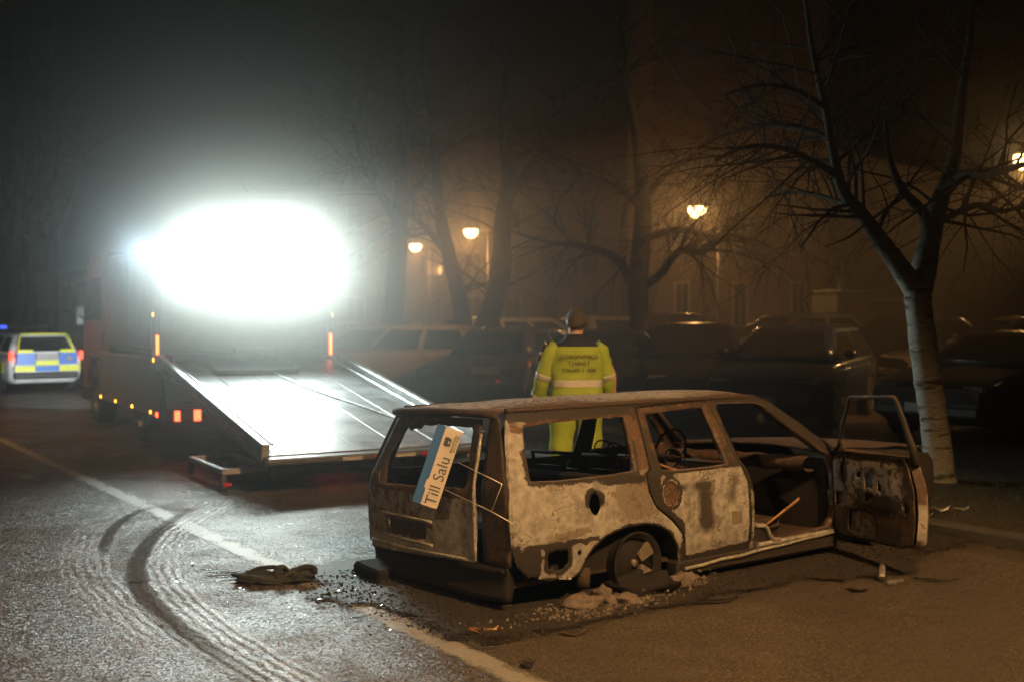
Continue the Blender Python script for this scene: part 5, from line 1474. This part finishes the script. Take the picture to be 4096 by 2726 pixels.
    for i, (px, wd, sd, lab) in enumerate(((62, 60, 71, 'bare dark tree nearest the picture edge beyond the police car'), (128, 46, 72, 'thin bare tree standing just right of the police car roof'), (215, 44, 73, 'bare dark tree between the police car and the truck cab'))):
        tree('roadside_tree', lab, 40.0 + 3 * i, [(px, 1470, wd * 1.4), (px + 3, 1350, wd), (px, 1200, wd * .9), (px - 4, 1000, wd * .8), (px + 6, 760, wd * .6)],
             [[(px + 5, 780, wd * .6), (px + 20, 560, wd * .45), (px - 10, 300, wd * .3), (px + 10, 30, wd * .12)], [(px, 950, wd * .45), (px + 70, 800, wd * .3, .5), (px + 120, 620, wd * .15, .8)], [(px, 1000, wd * .45), (px - 80, 850, wd * .3, -.5), (px - 120, 700, wd * .15, -.8)]], sd, K, TW, 0, 350, 2.4, -.02, 'trees beyond the police car')
build_trees()

# ------------------------------------------------------------------ street lamps
def street_lamp(x, y, zb, h, armdir, label, watts, far=False, size=.34, cone=150, aim=None, col=SODIUM):
    root = empty('street_lamp', (x, y, zb)); tag(root, label, 'street lamp', 'sodium street lamps')
    a = Vector((math.cos(armdir), math.sin(armdir), 0)); al = .62
    mb = MB(); mb.tube([(0, 0, -.1), (0, 0, .9), (0, 0, .95), (0, 0, h - .1)], [.085, .085, .06, .045], 10); mb.build('post', MAT['steel'], root)
    mb = MB(); mb.tube([(0, 0, h - .12), a * .08 + Vector((0, 0, h + .02)), a * al + Vector((0, 0, h + .05))], .028, 8); mb.build('arm', MAT['galv'], root)
    c = a * (al + .12) + Vector((0, 0, h + .06))
    Rm = Matrix.Translation(c) @ Matrix.Rotation(armdir, 4, 'Z')
    mb = MB(); mb.lathe([(0.001, .13), (.10, .12), (.16, .06), (.17, .0), (.165, -.01)], 20, Rm @ Matrix.Diagonal((1.5, .9, 1, 1))); hd = mb.build('lamp_head', MAT['steel'], root)
    mb = MB(); mb.lathe([(.158, -.004), (.16, -.09), (.11, -.17), (.001, -.20)], 20, Rm @ Matrix.Diagonal((1.25 * size / .34, 1.0 * size / .34, 1.25 * size / .34, 1))); mb.build('lamp_bowl', MAT['sodium_far'] if far else MAT['sodium'], root)
    if watts:
        tgt = c + Vector((0, 0, -3)) if aim is None else Vector(aim) - Vector((x, y, zb))
        if aim is None:
            l = bpy.data.lights.new('street_light', 'POINT'); o = bpy.data.objects.new('street_light', l); COL.objects.link(o); o.parent = root
            l.energy = watts; l.color = SODIUM; l.shadow_soft_size = .12; o.location = c + Vector((0, 0, -.48))
        else: spot('street_light', c + Vector((0, 0, -.24)), tgt, watts, col, cone, .7, .10, root)
    return root

def build_lamps():
    h = 5.4
    def place(px, py, Y, label, watts, far=False, size=.50, dx=.72):
        p = at_y(px, py, Y); return street_lamp(p.x + dx, p.y, LOT, p.z - LOT - .06, PI, label, watts, far, size)
    place(2790, 828, 40.0, 'lit sodium street lamp in front of the tall wall beside the crooked branches', 400)
    place(1885, 918, 51.0, 'lit sodium street lamp directly above the forked tree trunks', 560)
    place(1663, 978, 62.0, 'lit sodium street lamp closest to the truck glare', 560)
    place(4112, 620, 27.0, 'lit sodium street lamp cut by the picture edge beyond the birch', 80)
    place(2050, 848, 95.0, 'tiny distant orange street lamp high between the forked trunks and the person', 0, True, .30)
    place(1800, 1000, 90.0, 'tiny distant yellow street lamp low beside the forked trunk', 0, True, .34)
    # lamps of the same row standing outside the picture
    street_lamp(10.6, 14.2, zpark(16.7), 6.6, R(150), 'street lamp outside the picture lighting the parked cars', 9500, aim=(-.8, 23.5, -.3), cone=54)
    street_lamp(-11.2, 19.4, 0, 5.2, 0, 'street lamp outside the picture lighting the road by the truck cab', 1400, aim=(-8.8, 19.0, 0), cone=92)
    street_lamp(5.3, .4, 0, 8.2, R(170), 'street lamp beside the camera lighting the burnt car', 18500, aim=(1.0, 6.9, 0), cone=57, col=(1.0, .54, .20))
    street_lamp(-6.6, -4.0, 0, 8.2, R(20), 'street lamp behind the camera lighting the tailgate of the burnt car', 4200, aim=(-.3, 7.4, .6), cone=24, col=(1.0, .60, .27))
build_lamps()

# ------------------------------------------------------------------ buildings
def building(name, label, x0, x1, y, depth, h, wall, win, cols, floors, zb=0.0, rot=0.0, ww=1.0, wh=1.4, sill=1.0, fh=2.8):
    cx = (x0 + x1) / 2
    root = empty(name, (cx, y, zb), rot); tag(root, label, 'building')
    W = x1 - x0
    mb = MB(); mb.box((0, depth / 2, h / 2), (W, depth, h), .02); mb.build('wall', wall, root)
    mb = MB(); mb.box((0, depth / 2, h + .12), (W + .5, depth + .5, .24), .03); mb.build('roof', MAT['steel'], root)
    fm = None; gm = None
    for f in range(floors):
        for c in range(cols):
            x = -W / 2 + W * (c + .5) / cols; z = sill + fh * f + wh / 2
            e = empty('window', (x, 0, z), 0, root)
            if fm is None:
                mb = MB()
                for q, s in (((-ww / 2, -.03, 0), (.09, .08, wh)), ((ww / 2, -.03, 0), (.09, .08, wh)), ((0, -.03, wh / 2), (ww + .09, .085, .09)), ((0, -.03, -wh / 2), (ww + .2, .12, .06)), ((0, -.03, 0), (.05, .06, wh))): mb.box(q, s, .01)
                o = mb.build('frame', win, e); fm = o.data
                mb = MB(); mb.box((0, -.008, 0), (ww, .012, wh), .002); o = mb.build('pane', MAT['glass'], e); gm = o.data
            else:
                for nm, d in (('frame', fm), ('pane', gm)):
                    o = bpy.data.objects.new(nm, d); COL.objects.link(o); o.parent = e
    return root

def build_buildings():
    building('apartment_block', 'lamp-lit rendered block whose corner rises beside the crooked tree', 5.45, 12.2, 45.5, 10, 16.5, MAT['brick'], MAT['winlight'], 3, 2, LOT, 0, .55, 1.7, .9)
    building('apartment_block', 'long hazy block far behind the parked cars', -16.0, 16.0, 74.0, 10, 9.0, MAT['facade2'], MAT['winlight'], 13, 3, LOT, 0, 1.1, 1.4)
    building('low_building', 'low warm lit building beyond the police car', -46.0, -27.5, 78.0, 8, 4.5, MAT['facade2'], MAT['winlight'], 7, 1, 0, R(20), 1.2, 1.3)
    # low shed with pale roof edge
    p = at_y(3480, 1250, 36.0)
    sh = empty('low_shed', (p.x, p.y, LOT), R(8)); tag(sh, 'low dark shed with pale roof edge beneath the pollarded tree', 'shed')
    mb = MB(); mb.box((-.45, 1.0, 1.0), (1.2, 2.0, 2.0), .02); mb.box((.75, 1.2, .90), (1.1, 1.8, 1.8), .02); mb.build('wall', MAT['steel'], sh)
    mb = MB(); mb.box((-.45, .95, 2.06), (1.35, 2.2, .10), .02, Matrix.Rotation(.06, 4, 'Y')); mb.build('roof', MAT['winlight'], sh)
    mb = MB(); mb.box((.80, 1.15, 1.87), (1.2, 2.0, .10), .02); mb.build('roof', MAT['winlight'], sh)
    mb = MB(); mb.box((-.45, -.01, .95), (.8, .03, 1.8), .01); d = mb.build('door', MAT['greypanel'], sh)
    mb = MB(); mb.box((-.12, -.04, .95), (.03, .04, .12), .01); mb.build('handle', MAT['chrome'], d)
    # road sign seen from behind
    p = at_y(2245, 1250, 30.0)
    sg = empty('road_sign', (p.x, p.y, LOT)); tag(sg, 'square road sign on a thin post seen dark above the person', 'sign')
    mb = MB(); mb.tube([(0, 0, -.1), (0, 0, 2.85)], .03, 8); mb.build('post', MAT['steel'], sg)
    q = at_y(2262, 1125, 30.0); mb = MB(); mb.box((.12, -.04, q.z - LOT), (.28, .012, .36), .004); mb.build('plate', MAT['steel'], sg)
build_buildings()
# ------------------------------------------------------------------ debris on the road
def blob(mb, c, s, seed, amp=.25, n=10, m=None):
    r = random.Random(seed); ph = [r.uniform(0, 6.28) for _ in range(6)]; rings = []
    for i in range(n + 1):
        t = PI * i / n; ring = []
        for k in range(16):
            a = 2 * PI * k / 16
            q = 1 + amp * (.5 * math.sin(2 * a + ph[0] + 2 * t) + .35 * math.sin(3 * a + ph[1] - 3 * t) + .3 * math.sin(5 * a + ph[2] + 4 * t) + .25 * math.sin(7 * t + ph[3]))
            sr = max(.02, math.sin(t))
            ring.append((c[0] + s[0] * q * sr * math.cos(a), c[1] + s[1] * q * sr * math.sin(a), c[2] - s[2] * q * math.cos(t)))
        rings.append(ring)
    mb.loft(rings, m)

def scrap(name, px, py, size, seed, mat, label, cat, rz=0.0, curl=.02, th=.004, lift=.012):
    """a bent ragged sheet lying on the road"""
    r = random.Random(seed); p = at_z(px, py, 0)
    out = []
    for k in range(18):
        a = 2 * PI * k / 18; q = 1 + r.uniform(-.22, .22); out.append((size[0] / 2 * q * math.copysign(abs(math.cos(a)) ** .7, math.cos(a)), size[1] / 2 * q * math.copysign(abs(math.sin(a)) ** .7, math.sin(a))))
    o = panel(name, out, [], lambda u, v: (u, v, lift + curl * (u / size[0] * 2) ** 2 + curl * .6 * math.sin(v / size[1] * 5 + u / size[0] * 4)), mat, None, max(size) / 7, th, None)
    o.location = (p.x, p.y, 0); o.rotation_euler = (0, 0, rz); tag(o, label, cat)
    return o

def build_debris():
    M = Matrix.Translation(CAR_O) @ Matrix.Rotation(CAR_YAW, 4, 'Z')
    # scorched ground under and around the wreck
    def cover(x, y):
        dx = max(-1.15 - x, 0, x - 3.3); dy = max(-.95 - y, 0, y - .9)
        c = 1.25 - 1.9 * math.hypot(dx * .9, dy * 1.35)
        c = max(c, 1.15 - 2.4 * math.hypot((x - 1.75) / 1.3, (y + 1.25) / .75) ** 1.5)
        c = max(c, 1.0 - 2.2 * math.hypot((x + 1.45) / .9, (y - .25) / .9) ** 1.6)
        e = min(1, (x + 2.3) / .4, (4.2 - x) / .4, (y + 2.4) / .4, (1.8 - y) / .4)
        return max(0, c) * max(0, e)
    g = grid('scorch_mark', lambda x, y: tuple(M @ Vector((x, y, .020))), -2.3, 4.2, 60, -2.4, 1.8, 44, MAT['scorch'], None, False, {'cover': cover})
    tag(g, kind='structure'); g['label'] = 'black scorched soot patch on the asphalt round the wreck'
    r = random.Random(19)
    # soot and cinder crumbs round the wreck
    mb = MB(); v = []; f = []
    def crumb(p, s):
        k = len(v); a = r.uniform(0, 6.28)
        for j in range(3): v.append(p + Vector((s * math.cos(a + j * 2.1) * r.uniform(.6, 1.3), s * math.sin(a + j * 2.1) * r.uniform(.6, 1.3), 0)))
        v.append(p + Vector((r.uniform(-s, s) * .3, r.uniform(-s, s) * .3, s * r.uniform(.5, 1.1))))
        f.extend([(k, k + 1, k + 3), (k + 1, k + 2, k + 3), (k + 2, k, k + 3)])
    for i in range(9000):
        x = r.uniform(-1.9, 3.4); y = r.gauss(-1.0, .28) if i % 3 else r.uniform(-1.0, .9)
        if i % 5 == 0: x = r.gauss(-1.4, .25); y = r.uniform(-.9, .9)
        if cover(x, y) < .3: continue
        crumb(M @ Vector((x, y, .018)), r.choice((.003, .004, .005, .007, .010, .015)))
    mb.add(v, f); tag(mb.build('cinders', MAT['soot']), 'black cinder crumbs strewn round the burnt car', 'debris', kind='stuff')
    mb = MB(); v = []; f = []
    for i in range(800):
        x = r.gauss(-.45, .35); y = r.gauss(-.98, .10)
        if abs(x) < .0: continue
        crumb(M @ Vector((x, y, .02)), r.choice((.004, .006, .010, .016)))
    for i in range(400):
        x = r.gauss(.30, .12); y = r.gauss(-.93, .05); crumb(M @ Vector((x, y, .02 + abs(r.gauss(0, .03)))), r.choice((.006, .010, .016)))
    mb.add(v, f); tag(mb.build('ash_crumbs', MAT['ash']), 'pale ash crumbs heaped below the rear wheel', 'ash', kind='stuff')
    for i, (x, y, sx, sy, sz) in enumerate(((-.60, -.94, .11, .07, .05), (-.42, -.92, .08, .07, .06), (-.30, -1.0, .10, .06, .035), (-.06, -.92, .19, .07, .085), (.33, -.90, .10, .06, .05))):
        mb = MB(); blob(mb, (0, 0, sz * .6), (sx, sy, sz), 30 + i, .5, 12); o = mb.build('ash_lump', MAT['ash'] if i != 3 else MAT['soot']); o.location = M @ Vector((x, y, .01))
        tag(o, ['crumbling ash lump nearest the rear corner of the wreck', 'taller pale ash lump beside the hanging suspension arm', 'low ash lump just behind the bare rear rim', 'black melted tyre lump below the bare rear rim', 'pale ash lump ahead of the bare rear rim'][i], 'ash')
    # broken glass, uncountable glints
    mb = MB(); v = []; f = []
    def shard(p, s):
        k = len(v); a = r.uniform(0, 6.28); n = Vector((r.gauss(0, .22), r.gauss(0, .22), 1)).normalized(); t = n.orthogonal(); b = n.cross(t)
        for j in range(4): v.append(p + (t * math.cos(a + j * 1.57) + b * math.sin(a + j * 1.57)) * s * r.uniform(.5, 1.2))
        f.append((k, k + 1, k + 2, k + 3))
    for i in range(420):
        x = r.gauss(-1.75, .34); y = r.gauss(.1, .75); shard(M @ Vector((x, y, .028)), r.choice((.003, .004, .005, .007, .010)))
    for i in range(160):
        p = at_z(r.gauss(1600, 90), r.gauss(2440, 22), 0); shard(p + Vector((0, 0, .028)), r.choice((.003, .004, .006, .009)))
    mb.add(v, f); tag(mb.build('broken_glass', MAT['shard']), 'broken glass glinting on the road behind the tailgate', 'glass', kind='stuff')
    for i, (px, py, s, rz, lab) in enumerate(((905, 2293, (.22, .035), .2, 'long glinting glass sliver leading to the charred bundle'), (840, 2283, (.12, .02), .1, 'thin glass sliver farthest from the charred bundle'), (930, 2312, (.20, .03), .35, 'glass sliver touching the charred bundle'), (1430, 2475, (.13, .02), .5, 'glass sliver lying by the worn road line'))):
        scrap('glass_sliver', px, py, s, 80 + i, MAT['shard'], lab, 'glass', rz, .004, .003, .012)
    # charred bundle of cloth
    p = at_z(1085, 2335, 0)
    root = empty('charred_bundle', (p.x, p.y + .08, 0)); root.scale = (1.1, 1.1, .68); tag(root, 'crumpled charred cloth bundle lying on the road line', 'cloth')
    lobes = [((-.16, .03, .035), (.10, .07, .035), .2), ((-.05, .06, .045), (.13, .06, .04), -.3), ((.10, .05, .05), (.12, .055, .045), .4), ((.19, -.01, .04), (.085, .05, .04), 1.0), ((.02, -.05, .035), (.14, .05, .03), .1), ((-.12, -.05, .03), (.09, .05, .03), -.5)]
    for i, (c_, s_, rz) in enumerate(lobes):
        mb = MB(); blob(mb, (0, 0, 0), s_, 60 + i, .55, 14); o = mb.build('cloth_fold', MAT['cloth'], root); o.location = c_; o.rotation_euler = (.15 * math.sin(i * 2.1), .25 * math.cos(i * 1.7), rz)
    for pts, rr in (([(-.22, .05, .03), (-.12, .09, .10), (.0, .08, .12), (.08, .03, .09), (.02, -.02, .05)], .020), ([(.05, -.06, .03), (.03, -.03, .12), (.06, .0, .155), (.09, .03, .10)], .024), ([(.10, .03, .07), (.17, .06, .12), (.24, .05, .125), (.26, .02, .07)], .028), ([(-.22, -.04, .02), (-.10, -.09, .06), (.02, -.09, .04), (.14, -.07, .03)], .022), ([(.12, -.05, .04), (.21, -.04, .09), (.25, .0, .05)], .026)):
        P = catmull([Vector(q) for q in pts], 5); mb = MB(); mb.tube(P, [rr * (.7 + .5 * math.sin(PI * k / (len(P) - 1))) for k in range(len(P))], 10, flat=.55); mb.build('cloth_fold', MAT['cloth'], root)
    # scraps
    S = [('bent_scrap', 1935, 2530, (.20, .06), 'rust orange bent strip lying on the bare asphalt', MAT['wood'], .3, .02), ('charred_strip', 1840, 2562, (.16, .03), 'charred strip left of the rust orange strip', MAT['soot'], .2, .008), ('charred_strip', 1975, 2578, (.15, .022), 'charred strip in front of the rust orange strip', MAT['soot'], .45, .008),
         ('charred_flake', 2295, 2540, (.13, .05), 'lone dark flake lying between the strips and the scorch edge', MAT['char'], .3, .012), ('charred_flake', 2110, 2668, (.07, .05), 'small black flake nearest the camera', MAT['soot'], 0, .015), ('charred_flake', 2860, 2410, (.30, .05), 'long black flake along the scorch edge below the rear door', MAT['soot'], .35, .012),
         ('charred_flake', 3430, 2365, (.14, .035), 'black flake left of the two tin tubes', MAT['soot'], .1, .01), ('charred_flake', 3740, 2325, (.28, .035), 'long black strip right of the two tin tubes', MAT['soot'], -.15, .012), ('charred_flake', 3610, 2290, (.22, .05), 'black flake behind the two tin tubes', MAT['soot'], .05, .012),
         ('charred_flake', 1780, 2490, (.08, .03), 'small dark flake beside the road line', MAT['soot'], .4, .008), ('charred_flake', 545, 2335, (.09, .03), 'small dark flake on the wet tyre track', MAT['soot'], .1, .008), ('charred_flake', 1300, 2390, (.07, .05), 'dark crumpled flake on the road line near the bundle', MAT['soot'], .5, .02),
         ('charred_flake', 1510, 2310, (.20, .07), 'dark curled flake below the left end of the bumper beam', MAT['soot'], .3, .03), ('charred_flake', 3270, 2270, (.24, .05), 'brown charred splinter on the ground under the sill', MAT['char'], .5, .01)]
    for i, (nm, px, py, s, lab, m, rz, cu) in enumerate(S): scrap(nm, px, py, s, 100 + i, m, lab, 'scrap', rz, cu)
    # tin tubes, and silver strips standing in for wet glints
    def can(px, py, rz, ln, rad, tilt, lab):
        p = at_z(px, py, 0); Mx = Matrix.Rotation(rz, 4, 'Z') @ Matrix.Rotation(PI / 2 - tilt, 4, 'Y')
        mb = MB(); mb.lathe([(0.001, -ln / 2), (rad * .8, -ln / 2), (rad, -ln / 2 + .006), (rad, -ln * .1), (rad * .93, -ln * .08), (rad, 0), (rad * .97, ln * .3), (rad * .9, ln / 2), (.001, ln / 2)], 16, Mx)
        o = mb.build('tin_tube', MAT['can']); o.location = (p.x, p.y, rad + math.sin(tilt) * ln / 2 + .004); tag(o, lab, 'tin')
    can(3528, 2322, 1.2, .11, .024, .7, 'bright dented tin tube standing askew under the open door'); can(3580, 2338, .45, .14, .018, .0, 'bright tin tube lying flat on the scorched asphalt')
    for i, (px, py, s, lab) in enumerate(((3760, 2045, (.16, .05), 'silver strip standing in for a wet glint nearest the birch foot'), (3845, 2045, (.14, .03), 'silver strip standing in for a wet glint right of the birch'), (3700, 2075, (.12, .03), 'silver scrap standing in for a wet glint behind the open door edge'))):
        p = at_z(px, py, .12); o = scrap('glint_strip', px, py, s, 140 + i, MAT['can'], lab, 'glint', .1, .02); o.location = (p.x, p.y, .13)
    # scattered grit
    mb = MB(); v = []; f = []
    for i in range(900):
        px = r.uniform(0, 4096); py = r.uniform(1950, 2720); crumb(at_z(px, py, .002), r.choice((.003, .004, .006)))
    mb.add(v, f); tag(mb.build('grit', MAT['kerb']), 'loose grit scattered over the road surface', 'grit', kind='stuff')
build_debris()
